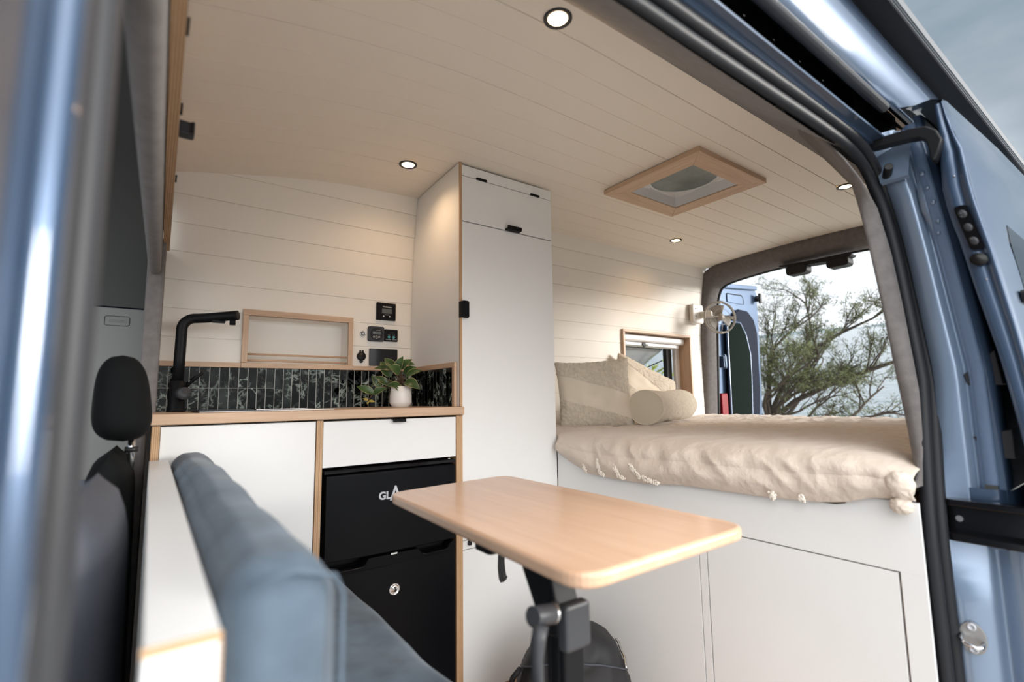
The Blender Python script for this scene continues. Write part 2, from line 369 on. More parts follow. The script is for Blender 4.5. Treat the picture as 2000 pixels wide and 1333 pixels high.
fs = [(i * nv + j, i * nv + j + 1, (i + 1) * nv + j + 1, (i + 1) * nv + j) for i in range(len(xw) - 1) for j in range(nv - 1) if not inh(i, j, NI) and not inh(i, j, WI)]
mb.add(vs, fs, False); obj('wall_far', mb, 'board', kind='structure')
box('wall_near', 1.62, 3.25, .425, .435, -.12, 1.25, 'board', kind='structure')

# grey carpet linings of the metal frame
seal_in = [(0.493, 1.538), (0.647, 1.537), (0.795, 1.54), (1.021, 1.546), (1.212, 1.542), (1.31, 1.53), (1.395, 1.502), (1.445, 1.466), (1.474, 1.438), (1.497, 1.316), (1.489, 1.162), (1.46, .953), (1.446, .823), (1.40, .708), (1.407, .593), (1.422, .324), (1.43, .02)]
def sy(z): return pw(z, [(0, .39), (.95, .39), (1.16, .412), (1.316, .428), (1.438, .441), (1.52, .45)])
rows = []
for x in [-.6, -.2, .2, .493, .647, .795, 1.021, 1.212, 1.31, 1.395, 1.5, 1.8, 2.4, 3.25]:
    z0 = pw(x, [(-.6, 1.532), (1.212, 1.540), (1.31, 1.546), (1.395, 1.63), (1.5, 1.72)])
    p0 = Vector((x, sy(z0), z0)) if x < 1.32 else Vector((x, .45 + (x - 1.31) * .7, 1.548 + (x - 1.31) * .85)) if x < 1.6 else Vector((x, .60, 1.72)); p3 = Vector((x, .785, ceil_z(x, .785) - .003 if x > .72 else ceil_z(max(x, 0), .785) - .003)); row = []
    for k in range(9):
        t = k / 8; q = p0.lerp(p3, t); q += Vector((0, .020, -.020)) * math.sin(math.pi * t) * (.35 if x < 1.3 else .1); row.append(q)
    rows.append(row)
obj('trim_1', MB().loft(rows), 'fabric', kind='structure')
rows = []
Tv = [(1.9, .72), (1.75, .61), (1.56, .497), (1.45, .478), (1.35, .466), (1.17, .448), (1.0, .434), (.872, .422), (.751, .415), (.5, .41), (0.02, .41)]
for i in range(26):
    t = i / 25; z = lerp(1.53, .735, t)
    xi = pw(-z, [(-zz, xx) for xx, zz in seal_in[5:]]); p0 = Vector((xi + .045, sy(z) + .004, z)); p3 = Vector((1.5 if z > .76 else 1.436, pw(z, sorted((a, b) for a, b in Tv)), z))
    if z <= .76: p3.x = xi + .01; p3.y = sy(z) + .008
    rows.append([p0.lerp(p3, k / 5) + Vector((-.008, -.0, 0)) * math.sin(math.pi * k / 5) for k in range(6)] + [p3 + Vector((.10, .02, 0))])
rows.insert(0, [p + Vector((.03, .15, .25)) for p in rows[0]])
obj('trim_2', MB().loft(rows), 'fabric', kind='structure', solid=.004)
# rear door surround in grey carpet: inner profile A (x=3.25) to opening profile B (x=3.33)
Bh = [(2.095, .02), (2.085, .5), (2.075, .806), (2.052, 1.22), (2.036, 1.6), (2.002, 1.72), (1.97, 1.75), (1.905, 1.772), (1.68, 1.793), (1.5, 1.80), (1.3, 1.802)]
Ah = [(2.115, .02), (2.11, .5), (2.105, .806), (2.105, 1.22), (2.085, 1.6), (2.05, 1.80), (2.045, 1.86), (1.905, 1.90), (1.68, 1.915), (1.5, 1.925), (1.3, 1.93)]
def mirror(L): return L + [(2.6 - y, z) for y, z in L[-2::-1]]
def smooth(L, n=3):
    for _ in range(n):
        out = [L[0]]
        for a, b in zip(L, L[1:]): out += [(a[0] * .75 + b[0] * .25, a[1] * .75 + b[1] * .25), (a[0] * .25 + b[0] * .75, a[1] * .25 + b[1] * .75)]
        L = out + [L[-1]]
    return L
Bs = smooth(mirror(Bh), 2); As = smooth(mirror(Ah), 2)
rows = []
for a, b in zip(As, Bs):
    A = Vector((3.245, a[0], a[1])); B = Vector((3.335, b[0], b[1]))
    rows.append([A.lerp(B, t) + (Vector((-.02, (b[0] - a[0]) * .25, (b[1] - a[1]) * .25)) * math.sin(math.pi * t)) for t in (0, .2, .4, .6, .8, 1)] + [B + Vector((.03, 0, 0))])
obj('trim_3', MB().loft(rows), 'fabric', kind='structure', solid=.006)
obj('trim_4', MB().tube([(3.372, y, z) for y, z in Bs], .013, 8), 'rubber', kind='structure')
# grey carpeted upright at the front end of the kitchen wall
obj('trim_5', MB().rbox(-.034, .014, 1.93, 2.09, .88, 1.49, 'y', .018, 5).rbox(-.045, -.005, 1.7, 2.09, -.12, .9, 'y', .01, 4), 'fabric', kind='structure', bevel=.01)
# carpeted cab header beside the overhead locker
rows = []
for i in range(14):
    y = lerp(.5, 1.93, i / 13); x0 = lerp(-.052, -.030, i / 13); x1 = lerp(-.013, .002, i / 13); zb = 1.362; r = (x1 - x0) / 2; c = (x0 + x1) / 2
    rows.append([(x0, y, 1.8)] + [(x0, y, 1.6)] + [(c - r * math.cos(R(a)), y, zb + r - r * math.sin(R(a))) for a in range(0, 181, 20)] + [(x1, y, 1.6), (x1, y, 1.8)])
obj('trim_6', MB().loft(rows), 'fabric', kind='structure')

# ------------------------------------------------------------------ van body, seal and jamb around the side opening
body = thing('campervan_body', (1.55, .33, 0), 'blue metal campervan body framing the open side doorway, seen at top and right', 'van')
SEAL = [(-.6, 1.590), (-.2, 1.592), (.2, 1.593), (.65, 1.595), (.97, 1.603), (1.20, 1.608), (1.372, 1.606), (1.478, 1.583), (1.545, 1.536), (1.585, 1.47), (1.603, 1.40), (1.608, 1.30), (1.597, 1.171), (1.584, 1.05), (1.572, .95), (1.556, .869), (1.531, .75), (1.512, .64), (1.512, .5), (1.514, .35), (1.515, .18), (1.515, -.1)]
SEAL = smooth(SEAL, 1)
def so(z): return pw(z, [(0, .38), (.98, .383), (1.17, .402), (1.30, .415), (1.43, .428), (1.52, .437), (1.6, .44)])
def seal_path(inset, dy): 
    out = []
    for i, (x, z) in enumerate(SEAL):
        a = SEAL[max(i - 1, 0)]; b = SEAL[min(i + 1, len(SEAL) - 1)]; d = Vector((b[0] - a[0], b[1] - a[1])).normalized()
        out.append((x + d.y * inset, so(z) + dy, z - d.x * inset))
    return out
def seal_w(z): return pw(z, [(0, 1.22), (1.4, 1.22), (1.56, 1.0)])
def seal_path2(k, dy):
    a = seal_path(0, 0); b = seal_path(1, 0); return [tuple(Vector(p) + (Vector(q) - Vector(p)) * k * seal_w(p[2]) + Vector((0, dy, 0))) for p, q in zip(a, b)]
mb = MB().tube(seal_path2(.012, .0), [.0128 * seal_w(p[1]) for p in SEAL], 12).tube(seal_path2(.035, .012), [.0128 * seal_w(p[1]) for p in SEAL], 12)
obj('door_seal', mb, 'rubber', body, label='thick dark rubber seal round the doorway')
box('channel_end', 1.50, 1.82, .462, .467, 1.60, 1.80, 'blackp', body)
# rear jamb of the doorway: horizontal profile stepped outwards, leaning in with height
def dyz(z): return pw(z, [(0, 0), (1.0, 0), (1.17, .017), (1.30, .030), (1.43, .045), (1.55, .06), (1.72, .085), (1.8, .09)])
def jamb(prof, z0, z1, m, name, n=24, label=None, smooth_=True):
    rows = []
    for i in range(n + 1):
        z = lerp(z0, z1, i / n); rows.append([Vector((x, y + dyz(z), z)) for x, y in prof(z)])
    return obj(name, MB().loft(rows, smooth_), m, body, label=label, bevel=0)
def sx(z): return pw(-z, [(-zz, xx) for xx, zz in SEAL if xx > 1.48 or zz < 1.5])
def wob(z): return .010 * math.exp(-((z - 1.42) / .06) ** 2)
jamb(lambda z: [(sx(z) - .005, .385), (1.535 + max(0, sx(z) - 1.56) * .6, .372), (1.54, .335), (1.545, .325), (1.562, .321), (1.566, .314), (1.556 - wob(z), .309 + wob(z)), (1.552, .305)], .70, 1.64, 'paint_lit', 'upper_jamb')
jamb(lambda z: [(1.552, .306), (1.548, .302), (1.547, .285), (1.552, .281)], .74, 1.64, 'tape', 'sealed_joint_strip', label='wrinkled sealed joint strip on the jamb')
jamb(lambda z: [(1.553, .283), (1.556, .280), (1.556, .270), (1.562, .266), (1.60, .264), (2.4, .264), (3.34, .30)], .70, 1.66, 'paint', 'side_panel')
jamb(lambda z: [(sx(z) - .005, .385), (1.535 - .03 * max(0, min(1, (.60 - z) / .1)), .37), (1.54 - .03 * max(0, min(1, (.60 - z) / .1)), .312), (1.562, .304), (1.565, .296), (1.553, .288), (1.553, .25), (1.56, .20), (1.60, .19), (3.3, .19)], -.12, .625, 'paint_lit', 'lower_jamb')
jamb(lambda z: [(1.542, .384), (1.542, .30), (1.56, .262), (3.3, .262)], .60, .73, 'paint', 'rail_recess')
# press marks and a cover plate at the top of the jamb
mb = MB()
for x, y, z, r in [(1.546, .297, 1.50, .006), (1.546, .295, 1.46, .005), (1.546, .292, 1.42, .006), (1.546, .293, 1.37, .005), (1.546, .298, 1.34, .004)]: mb.ell((x, y + dyz(z), z), (.004, r, r), 12, 8)
for y, z in [(.352, .566), (.334, .566), (.345, .49), (.325, .49), (.33, .345)]: mb.ell((1.512 if z < .55 else 1.532, y, z), (.003, .006, .005), 12, 8)
obje('press_mark', mb, 'paint_lit', body)
obj('corner_plate', MB().loft([[Vector((1.525, .44, 1.57)), Vector((1.528, .36, 1.60))], [Vector((1.520, .432, 1.50)), Vector((1.522, .372, 1.50))], [Vector((1.530, .430, 1.495)), Vector((1.532, .372, 1.495))]], False), 'paint_lit', body, solid=.003)
obj('rubber_buffer', MB().tube([(1.53, .42, 1.512), (1.49, .402, 1.525)], .0105, 14), 'blackp', body, bevel=.002, label='round black rubber buffer at the doorway corner')
# header above the doorway, swept along x: rebate, rail channel, gutter edge, roof side
def hdr(prof, m, name, x0=-.9, x1=1.52, n=4, smooth_=False, label=None):
    rows = [[Vector((lerp(x0, x1, i / n), y, .95 + t * y)) for y, t in prof] for i in range(n + 1)]
    return obj(name, MB().loft(rows, smooth_), m, body, label=label)
hdr([(.47, 1.38), (.4375, 1.468), (.4265, 1.508), (.4255, 1.512), (.4255, 1.526), (.4245, 1.530), (.402, 1.616), (.402, 1.630), (.45, 1.60)], 'paint', 'header_rebate')
hdr([(.455, 1.635), (.50, 1.62), (.50, 1.72), (.42, 1.81)], 'blackp', 'roller_channel', x1=1.78, label='black upper roller channel')
mb = MB().tube([(-.9, .402, .95 + 1.836 * .402), (1.50, .402, .95 + 1.836 * .402)], .013, 12); obj('gutter_edge', mb, 'rubber', body)
mb = MB()
for i in range(9): mb.cyl((.35 + i * .13, .497, .95 + 1.66 * .497), .004, .003, (0, -1, 0), 10)
obje('channel_screw', mb, 'steel', body)
hdr([(.395, 1.885), (.388, 1.93), (.375, 2.06), (.362, 2.2), (.36, 2.32), (.375, 2.40), (.42, 2.45), (.62, 1.75)], 'paint', 'roof_side', x1=3.34, n=4, smooth_=True)
obj('rear_roof_side', MB().loft([[Vector((x, y, z)) for x in (1.56, 3.34)] for y, z in ((.338, 1.655), (.352, 1.69), (.385, 1.70))]), 'paint', body)
obj('roof_skin', MB().grid(lambda u, v: Vector((lerp(-.9, 3.36, u), lerp(.50, 2.2, v), 1.97 + .06 * math.sin(math.pi * v))), 4, 12), 'paint', body)
box('far_side_skin', -.9, 2.3, 2.235, 2.25, -.2, 2.0, 'paint', body)
box('far_side_skin', 3.15, 3.36, 2.235, 2.25, -.2, 2.0, 'paint', body)
box('far_side_skin', 2.3, 3.15, 2.235, 2.25, -.2, .90, 'paint', body)
box('far_side_skin', 2.3, 3.15, 2.235, 2.25, 1.40, 2.0, 'paint', body)
box('rear_bumper_step', 3.3, 3.5, .4, 2.2, -.25, -.02, 'blackp', body)
box('roof_cap', 3.33, 3.36, .55, 2.05, 1.88, 2.0, 'paint', body)
box('underfloor', -.9, 3.34, .30, 2.2, -.3, -.16, 'blackp', body)
# front edge of the doorway close beside the camera
def vert(prof, m, name, z0=-.12, z1=1.7, label=None, bevel=0):
    rows = [[Vector((x, y + .35 * dyz(lerp(z0, z1, i / 8)), lerp(z0, z1, i / 8))) for x, y in prof] for i in range(9)]
    return obj(name, MB().loft(rows, True), m, body, label=label)
vert([(-.30, .20), (-.075, .20), (-.060, .215), (-.056, .25), (-.0545, .29), (-.0550, .318), (-.0535, .326), (-.0485, .3275), (-.0425, .330), (-.0405, .336), (-.044, .345), (-.056, .355), (-.056, .38), (-.30, .385)], 'paint', 'front_pillar')
obj('front_pillar_seal', MB().tube([(-.0435, .39 + .35 * dyz(z), z) for z in (-.12, .4, .8, 1.2, 1.7)], .0135, 14).tube([(-.0475, .365 + .35 * dyz(z), z) for z in (-.12, .4, .8, 1.2, 1.7)], .008, 12), 'dgrey', body, label='grey rubber seal at the front edge of the doorway')
vert([(-.055, .41), (-.048, .44), (-.058, .50), (-.11, .52), (-.20, .52)], 'trimgrey', 'front_pillar_lining')
# striker
st = thing('door_striker', (1.512, .345, .37), 'bright steel striker plate with loop bolted on the blue lower jamb', 'striker')
mb = MB(); pts = [(.345 + .024 * math.cos(a) * (1 if abs(math.cos(a)) > .3 else .9), .408 + .034 * math.sin(a)) for a in [i * math.pi / 10 for i in range(20)]]
mb.prism(pts, 'x', 1.500, 1.5045); obj('plate', mb, 'brushed', st, bevel=.001)
obj('loop', MB().tube([(1.501, .363, .412), (1.482, .362, .406), (1.477, .355, .401), (1.477, .335, .397), (1.482, .328, .399), (1.501, .327, .403)], .0045, 10), 'chrome', st)
for z in (.432, .385): obj('bolt', MB().lathe([(.008, 0), (.008, .004), (.005, .004), (.004, .001), (0, .001)], (1.5005, .345, z), (-1, 0, 0), 14, False), 'silver', st)

# black awning box on the roof side
aw = thing('awning_case', (1.6, .34, 1.86), 'long black awning case running along the roof above the doorway', 'awning')
obj('case', MB().prism([(.385, 1.868), (.332, 1.866), (.331, 1.905), (.333, 1.925), (.345, 1.935), (.385, 1.935)], 'x', -.9, 3.3), 'black', aw)
obj('front_rail', MB().prism([(.3275, 1.868), (.3315, 1.868), (.3315, 1.918), (.3275, 1.916)], 'x', -.9, 3.3), 'rail', aw)
obj('rail_lip', MB().prism([(.326, 1.871), (.328, 1.871), (.328, 1.878), (.326, 1.878)], 'x', -.9, 3.3).prism([(.326, 1.884), (.328, 1.884), (.328, 1.888), (.326, 1.888)], 'x', -.9, 3.3), 'gloss', aw)

# sliding side door, pushed back along the body
sd = thing('sliding_door', (2.0, .2, -.05), 'blue sliding side door slid back beyond the right of the doorway', 'door')
inner = [(1.60, .305), (1.56, .303), (1.52, .307), (1.432, .310), (1.367, .304), (1.307, .292), (1.188, .275), (1.022, .248), (.879, .233), (.5, .20), (0, .19)]
outer = [(1.65, .288), (1.58, .279), (1.515, .263), (1.438, .258), (1.381, .252), (1.262, .234), (1.075, .211), (.9, .193), (.5, .165), (0, .155)]
def fi(z): return pw(z, sorted(inner))
def fo(z): return pw(z, sorted(outer))
rows = []
for i in range(40):
    z = lerp(-.02, 1.645, i / 39); a = fi(z); b = fo(z); a = max(a, b + .004); wdt = a - b
    rows.append([Vector((2.9, a, z)), Vector((1.53, a, z)), Vector((1.505, a - .003, z)), Vector((1.50, a - wdt * .15, z)), Vector((1.502, b + wdt * .45, z)), Vector((1.508, b + wdt * .30, z)), Vector((1.500, b + wdt * .22, z)), Vector((1.497, b + wdt * .05, z)), Vector((1.500, b, z))])
obj('door_frame', MB().loft(rows), 'paint', sd)
rows = []
for i in range(30):
    z = lerp(-.02, 1.65, i / 29); e = .09 * max(0, (z - 1.0) / .65); rows.append([Vector((1.50, fo(z) - .0005, z)), Vector((1.52, fo(z) - .004, z + .02 * e)), Vector((2.1, fo(z) - .002, z + .6 * e)), Vector((2.9, fo(z) + .012, z + 1.4 * e))])
rows.append([p + Vector((0, .02, .012)) for p in rows[-1]]); rows.append([p + Vector((0, .05, .0)) for p in rows[-1]])
obj('outer_skin', MB().loft(rows), 'paint', sd)
obj('window', MB().prism([(1.75, .92), (2.75, .92), (2.8, .98), (2.8, 1.32), (2.75, 1.38), (1.78, 1.38), (1.73, 1.32), (1.70, .98)], 'y', 0, .003), 'gloss', sd)
wo = D.objects['window']; me = wo.data
for v in me.vertices: v.co.y += fo(v.co.z + world_loc(sd).z) - .007 - world_loc(sd).y + world_loc(sd).y - 0
for v in me.vertices: v.co.y = v.co.y
mb = MB().rbox(1.494, 1.499, -.012, .012, -.055, .055, 'x', .008)
def onface(mb, z, dz):
    z += .035   # seat a small plate on the leaning door edge
    yc = (fi(z) + fo(z)) / 2 + .004
    for v in mb.v: v.y += yc - .006 + (v.z) * .20; v.z += z
    return mb
lp = obj('latch_plate', onface(mb, 1.29, 0), 'gloss', sd)
for zz in (.034, 0, -.034):
    obj('latch_hole', onface(MB().ell((1.494, .001, zz), (.004, .008, .010), 14, 10), 1.29, 0), 'dgrey', lp)
for zz in (.036, .028, -.028): obj('bolt', onface(MB().cyl((1.4925, .004, zz), .0025, .003, (-1, 0, 0), 8), 1.29, 0), 'chrome', lp)
obj('rubber_stop', onface(MB().lathe([(.015, 0), (.015, .005), (.009, .007), (.008, .012), (.001, .013)], (1.498, .002, 0), (-1, 0, 0), 20), 1.212, 0), 'blackp', sd, label='round black rubber stop')
for z in (1.165, 1.42): obj('rivet', onface(MB().ell((1.499, .0, 0), (.002, .002, .002), 10, 6), z, 0), 'steel', sd)
obj('door_handle', MB().rbox(1.62, 1.80, .205, .218, 1.155, 1.185, 'y', .012, 5), 'blackp', sd, bevel=.003)
# upper roller bracket
mb = MB().prism([(.435, 1.605), (.35, 1.598), (.318, 1.590), (.300, 1.572), (.292, 1.545), (.300, 1.52), (.309, 1.50), (.316, 1.50), (.318, 1.535), (.322, 1.555), (.335, 1.568), (.36, 1.574), (.435, 1.582)], 'x', 1.475, 1.51)
obj('roller_bracket', mb, 'blackp', sd, bevel=.003, label='bent black roller bracket at the top')
obj('roller', MB().cyl((1.49, .43, 1.60), .014, .03, (0, 0, 1), 16), 'steel', sd)
# middle arm
mb = MB().prism([(1.505, .372), (1.500, .36), (1.500, .20), (1.53, .17), (1.56, .17), (1.535, .21), (1.535, .372)], 'z', .690, .705).prism([(1.505, .372), (1.500, .36), (1.500, .20), (1.53, .17), (1.56, .17), (1.535, .21), (1.535, .372)], 'z', .612, .630)
mb.box(1.528, 1.534, .21, .372, .62, .70)
obj('middle_arm', mb, 'gloss', sd, bevel=.003)
obj('arm_bolt', MB().cyl((1.527, .350, .660), .007, .005, (-1, 0, 0), 12), 'steel', sd)
mb = MB()
mb.prism([(.322, .99), (.262, 1.045), (.255, .965), (.315, .965)], 'x', 1.56, 1.60); mb.prism([(.318, .845), (.25, .865), (.25, .80), (.285, .80)], 'x', 1.56, 1.60)
obje('guide_wedge', mb, 'dgrey', sd, bevel=.002)
# dark side window of the body behind the door, with yellow-green arcs laid on the glass
sw = MB().loft([[Vector((x, .263 + dyz(z) - .002 + .0, z)) for x in (1.585, 3.0)] for z in (.86, 1.0, 1.2, 1.42)], False)
swo = obj('side_window', sw, 'gloss', body, label='dark side window behind the slid back door')
mb = MB()
for k, r0 in enumerate((.085, .055)):
    rr = [[Vector((1.592 + .06 - (r0 + e) * math.cos(R(a)) * .8, .2605 + dyz(1.29 + (r0 + e) * math.sin(R(a))), 1.27 + (r0 + e) * math.sin(R(a)))) for e in (0, .011 + .006 * k)] for a in range(20, 160, 10)]
    mb.loft(rr, False)
obj('yellow_band', mb, 'yellow', swo, label='yellow green arcs')

# ------------------------------------------------------------------ rear door, swung open
rd = thing('rear_door', (3.45, 2.12, .1), 'blue rear barn door swung open with dark window, seen through the back opening', 'door')
P_ = [(3.50, .2), (3.47, .85), (3.475, 1.4), (3.50, 1.75), (3.57, 1.825), (4.12, 1.868), (4.15, 1.80), (4.145, 1.4), (4.11, .8), (4.10, .2)]
obj('door_frame', MB().prism(P_, 'y', 2.125, 2.17), 'paint', rd, bevel=.012)
obj('top_edge', MB().prism([(3.58, 1.79), (4.11, 1.832), (4.11, 1.868), (3.58, 1.826)], 'y', 2.10, 2.13), 'paint', rd, bevel=.005)
obj('inner_trim', MB().prism([(3.72, .2), (3.70, .8), (3.69, 1.50), (3.73, 1.60), (3.80, 1.64), (3.93, 1.635), (4.02, 1.57), (4.06, 1.46), (4.045, 1.0), (4.0, .7), (4.0, .2)], 'y', 2.095, 2.128), 'blackblue', rd, bevel=.015, seg=3, label='dark grey plastic inner trim')
obj('window', MB().prism([(3.60, .3), (3.585, .8), (3.60, 1.47), (3.63, 1.51), (3.78, 1.515), (3.85, 1.43), (3.90, 1.28), (3.895, 1.1), (3.87, .8), (3.86, .3)], 'y', 2.083, 2.099), 'glass', rd, bevel=.004)
obj('window_frame', MB().tube([(3.60, 2.095, .3), (3.58, 2.095, .8), (3.595, 2.095, 1.48), (3.63, 2.095, 1.525), (3.785, 2.095, 1.528), (3.86, 2.095, 1.44), (3.91, 2.095, 1.28), (3.905, 2.095, 1.1), (3.88, 2.095, .8), (3.87, 2.095, .3)], .010, 8), 'paint', rd)
obj('pull_recess', MB().rbox(3.67, 3.90, 2.117, 2.127, 1.69, 1.755, 'y', .012), 'paint', rd)
obj('recess_rim', MB().tube([(3.67, 2.118, 1.757), (3.88, 2.118, 1.765), (3.905, 2.118, 1.745), (3.905, 2.118, 1.69)], .004, 8), 'gloss', rd)
obj('tail_lamp', MB().rbox(3.475, 3.56, 2.10, 2.126, .70, .965, 'y', .015), 'red', rd, bevel=.006, label='red tail lamp')
obj('hinge', MB().rbox(3.50, 3.545, 2.08, 2.125, 1.16, 1.25, 'y', .01).cyl((3.52, 2.085, 1.15), .012, .11), 'paint', rd, bevel=.003)
obj('latch', MB().cyl((4.115, 2.085, 1.76), .026, .03, (0, 1, 0), 16).box(4.10, 4.13, 2.075, 2.09, 1.72, 1.80), 'blackp', rd)
lc = thing('rear_latch_cover', (3.28, 1.31, 1.70), 'black plastic latch cover with two lobes under the rear header', 'latch cover')
mb = MB()
mb.prism([(1.515, 1.785), (1.10, 1.765), (1.10, 1.755), (1.13, 1.745), (1.20, 1.742), (1.345, 1.752), (1.47, 1.765), (1.515, 1.775)], 'x', 3.26, 3.34); obj('base', mb, 'blackp', lc, bevel=.005)
obj('lobe', MB().rbox(3.25, 3.33, 1.345, 1.47, 1.705, 1.765, 'x', .02), 'blackp', lc, bevel=.006)
obj('lobe', MB().rbox(3.25, 3.33, 1.115, 1.235, 1.700, 1.755, 'x', .02), 'blackp', lc, bevel=.006)

# ------------------------------------------------------------------ kitchen
def handle(parent, x0, x1, y, z, down=True, name='handle'):
    # folded tab pull hooked over the edge of a panel
    s = 1 if down else -1
    mb = MB().prism([(y + .004, z + .003 * s), (y - .014, z + .003 * s), (y - .020, z - .001 * s), (y - .020, z - .010 * s), (y - .017, z - .010 * s), (y - .016, z - .002 * s), (y + .004, z - .001 * s)], 'x', x0, x1)
    return obj(name, mb, 'black', parent, bevel=.0015)
Y0 = 1.65
sc = thing('sink_cabinet', (.22, 1.87, -.12), 'white sink cabinet with plywood sides at the left end of the kitchen', 'cabinet')
box('side_panel', .006, .024, Y0 - .004, 2.08, -.12, .889, 'ply_x', sc, label='plywood end panel')
box('side_panel', .430, .439, Y0 - .003, 2.08, -.12, .889, 'ply_x', sc, label='plywood side panel')
box('front_panel', .0255, .428, Y0 + .001, Y0 + .018, -.06, .886, 'white', sc, .001)
box('plinth', .026, .428, Y0 + .04, Y0 + .05, -.12, .058, 'white', sc)
fc = thing('fridge_cabinet', (.69, 1.87, -.12), 'plywood cabinet housing the black fridge, with a white drawer on top', 'cabinet')
box('side_panel', .4395, .449, Y0 - .003, 2.08, -.12, .889, 'ply_x', fc)
box('side_panel', .936, .9505, Y0 - .003, 2.08, -.12, .889, 'ply_x', fc)
dr = box('drawer', .451, .934, Y0 + .000, Y0 + .018, .738, .884, 'white', fc, .001)
handle(dr, .678, .726, Y0, .884)
box('shelf', .450, .9355, Y0 + .03, 2.08, .742, .755, 'ply_z', fc)
wt = obj('worktop', MB().box(.0, .962, 1.632, 2.086, .8915, .921), 'oak_x', bevel=.002, label='pale oak worktop with the sink and plant on it', cat='worktop')
# fridge
fr = thing('bar_fridge', (.69, 1.87, -.11), 'black two-door bar fridge built in under the worktop', 'fridge')
box('body', .455, .93, Y0 + .05, 2.06, -.11, .728, 'blackp', fr, .004)
box('hinge_cover', .456, .929, Y0 - .004, Y0 + .05, .716, .729, 'gloss', fr, .002)
obj('hinge_bolt', MB().cyl((.905, Y0 + .0, .729), .005, .005), 'chrome', fr)
def fdoor(name, z0, z1):
    n = 24; rows = []
    for i in range(n + 1):
        u = i / n; x = lerp(.462, .922, u); rows.append([Vector((x, Y0 + .045, z0)), Vector((x, Y0 - .012 - .010 * math.sin(math.pi * u), z0)), Vector((x, Y0 - .012 - .010 * math.sin(math.pi * u), z1)), Vector((x, Y0 + .045, z1))])
    mb = MB().loft(rows, False)
    for e in (0, n): r_ = rows[e]; mb.add(r_, [(0, 1, 2, 3) if e == 0 else (3, 2, 1, 0)])
    return obj(name, mb, 'fridge', fr, bevel=.004)
fz = fdoor('freezer_door', .447, .712)
text('GL', .034, (.650, Y0 - .0232, .632), (R(90), 0, 0), 'silver', fz, 'badge', bold=.0012, depth=.0012)
obj('badge', MB().prism([(.668, .615), (.685, .662), (.690, .662), (.708, .615), (.699, .615), (.6875, .648), (.676, .615)], 'y', Y0 - .0245, Y0 - .021), 'silver', fz)
fd = fdoor('fridge_door', -.090, .408)
rows = []
for i in range(41):
    x = lerp(.462, .922, i / 40); y = Y0 - .013 - .010 * math.sin(math.pi * (x - .462) / .46)
    rec = max(pw(x, [(.478, 0), (.485, 1), (.585, 1), (.60, 0)]), pw(x, [(.772, 0), (.79, 1), (.895, 1), (.902, 0)]))
    zt = .441 - .020 * rec
    rows.append([Vector((x, y + .03, .408)), Vector((x, y, .408)), Vector((x, y - .001, zt)), Vector((x, y + .012 + .018 * rec, zt + .001)), Vector((x, y + .045, zt))])
tb = obj('top_band', MB().loft(rows, False), 'fridge', fd)
obje('grip_lip', MB().tube([(.487, Y0 - .020, .424), (.50, Y0 - .022, .418), (.575, Y0 - .026, .418), (.59, Y0 - .026, .424)], .0022, 8).tube([(.785, Y0 - .026, .424), (.80, Y0 - .026, .418), (.885, Y0 - .020, .418), (.898, Y0 - .018, .424)], .0022, 8), 'gloss', fd)
obj('hinge_clip', MB().box(.672, .694, Y0 - .030, Y0 - .01, .4405, .4455), 'steel', fr)
obj('lock', MB().lathe([(.019, 0), (.019, .003), (.015, .006), (.0145, .004), (.008, .004), (.007, .007), (.0, .007)], (.688, Y0 - .021, .327), (0, -1, 0), 28, False), 'chrome', fd, label='round chrome lock')
obj('keyhole', MB().box(.6865, .6895, Y0 - .0300, Y0 - .0275, .320, .334), 'blackp', fd)
# splashback of narrow marble tiles on two walls
sb = thing('tiled_splashback', (.48, 2.08, .921), 'green-black marble mosaic splashback edged in oak along the kitchen wall', 'splashback')
import_tiles = []
def tiles(name, along, c0, c1, fixed, z0, z1, pitch, n_off=0):
    mb = MB(); cols = []; n = int(round((c1 - c0) / pitch))
    zm = 1.002; zr = [(z0, zm - .001), (zm + .001, z1)] if along == 'x' else [(z0, z1)]
    for i in range(n):
        a = c0 + i * pitch + .0011; b = c0 + (i + 1) * pitch - .0011
        if along == 'x' and .355 < a: zrr = [(z0, z1)]
        else: zrr = zr
        for q0, q1 in zrr:
            nb = len(mb.v)
            if along == 'x': mb.box(a, b, fixed - .0022, fixed, q0, q1)
            else: mb.box(fixed - .0022, fixed, a, b, q0, q1)
            cols += [(random.uniform(0, 9), random.uniform(0, 9), 0)] * 8
    o = obj(name, mb, 'marble', sb, bevel=.0004)
    at = o.data.attributes.new('tile', 'FLOAT_VECTOR', 'POINT')
    for i, c in enumerate(cols): at.data[i].vector = c
    return o
tiles('tile_panel', 'x', .012, .938, 2.090, .922, 1.078, .0309)
tiles('tile_panel', 'y', 1.695, 2.070, .9465, .922, 1.072, .0268)
box('grout_bed', .012, .948, 2.0890, 2.0975, .921, 1.08, 'grout', sb)
box('grout_bed', .9455, .9500, 1.69, 2.0885, .921, 1.075, 'grout', sb)
box('edging', .015, .263, 2.078, 2.098, 1.078, 1.096, 'oak_x', sb, .001)
box('edging', .682, .948, 2.078, 2.098, 1.078, 1.096, 'oak_x', sb, .001)
box('edging', .938, .9505, 1.668, 2.078, 1.073, 1.093, 'oak_y', sb, .001)
box('edging', .938, .9505, 1.668, 1.688, .9215, 1.0729, 'oak_z', sb, .001)
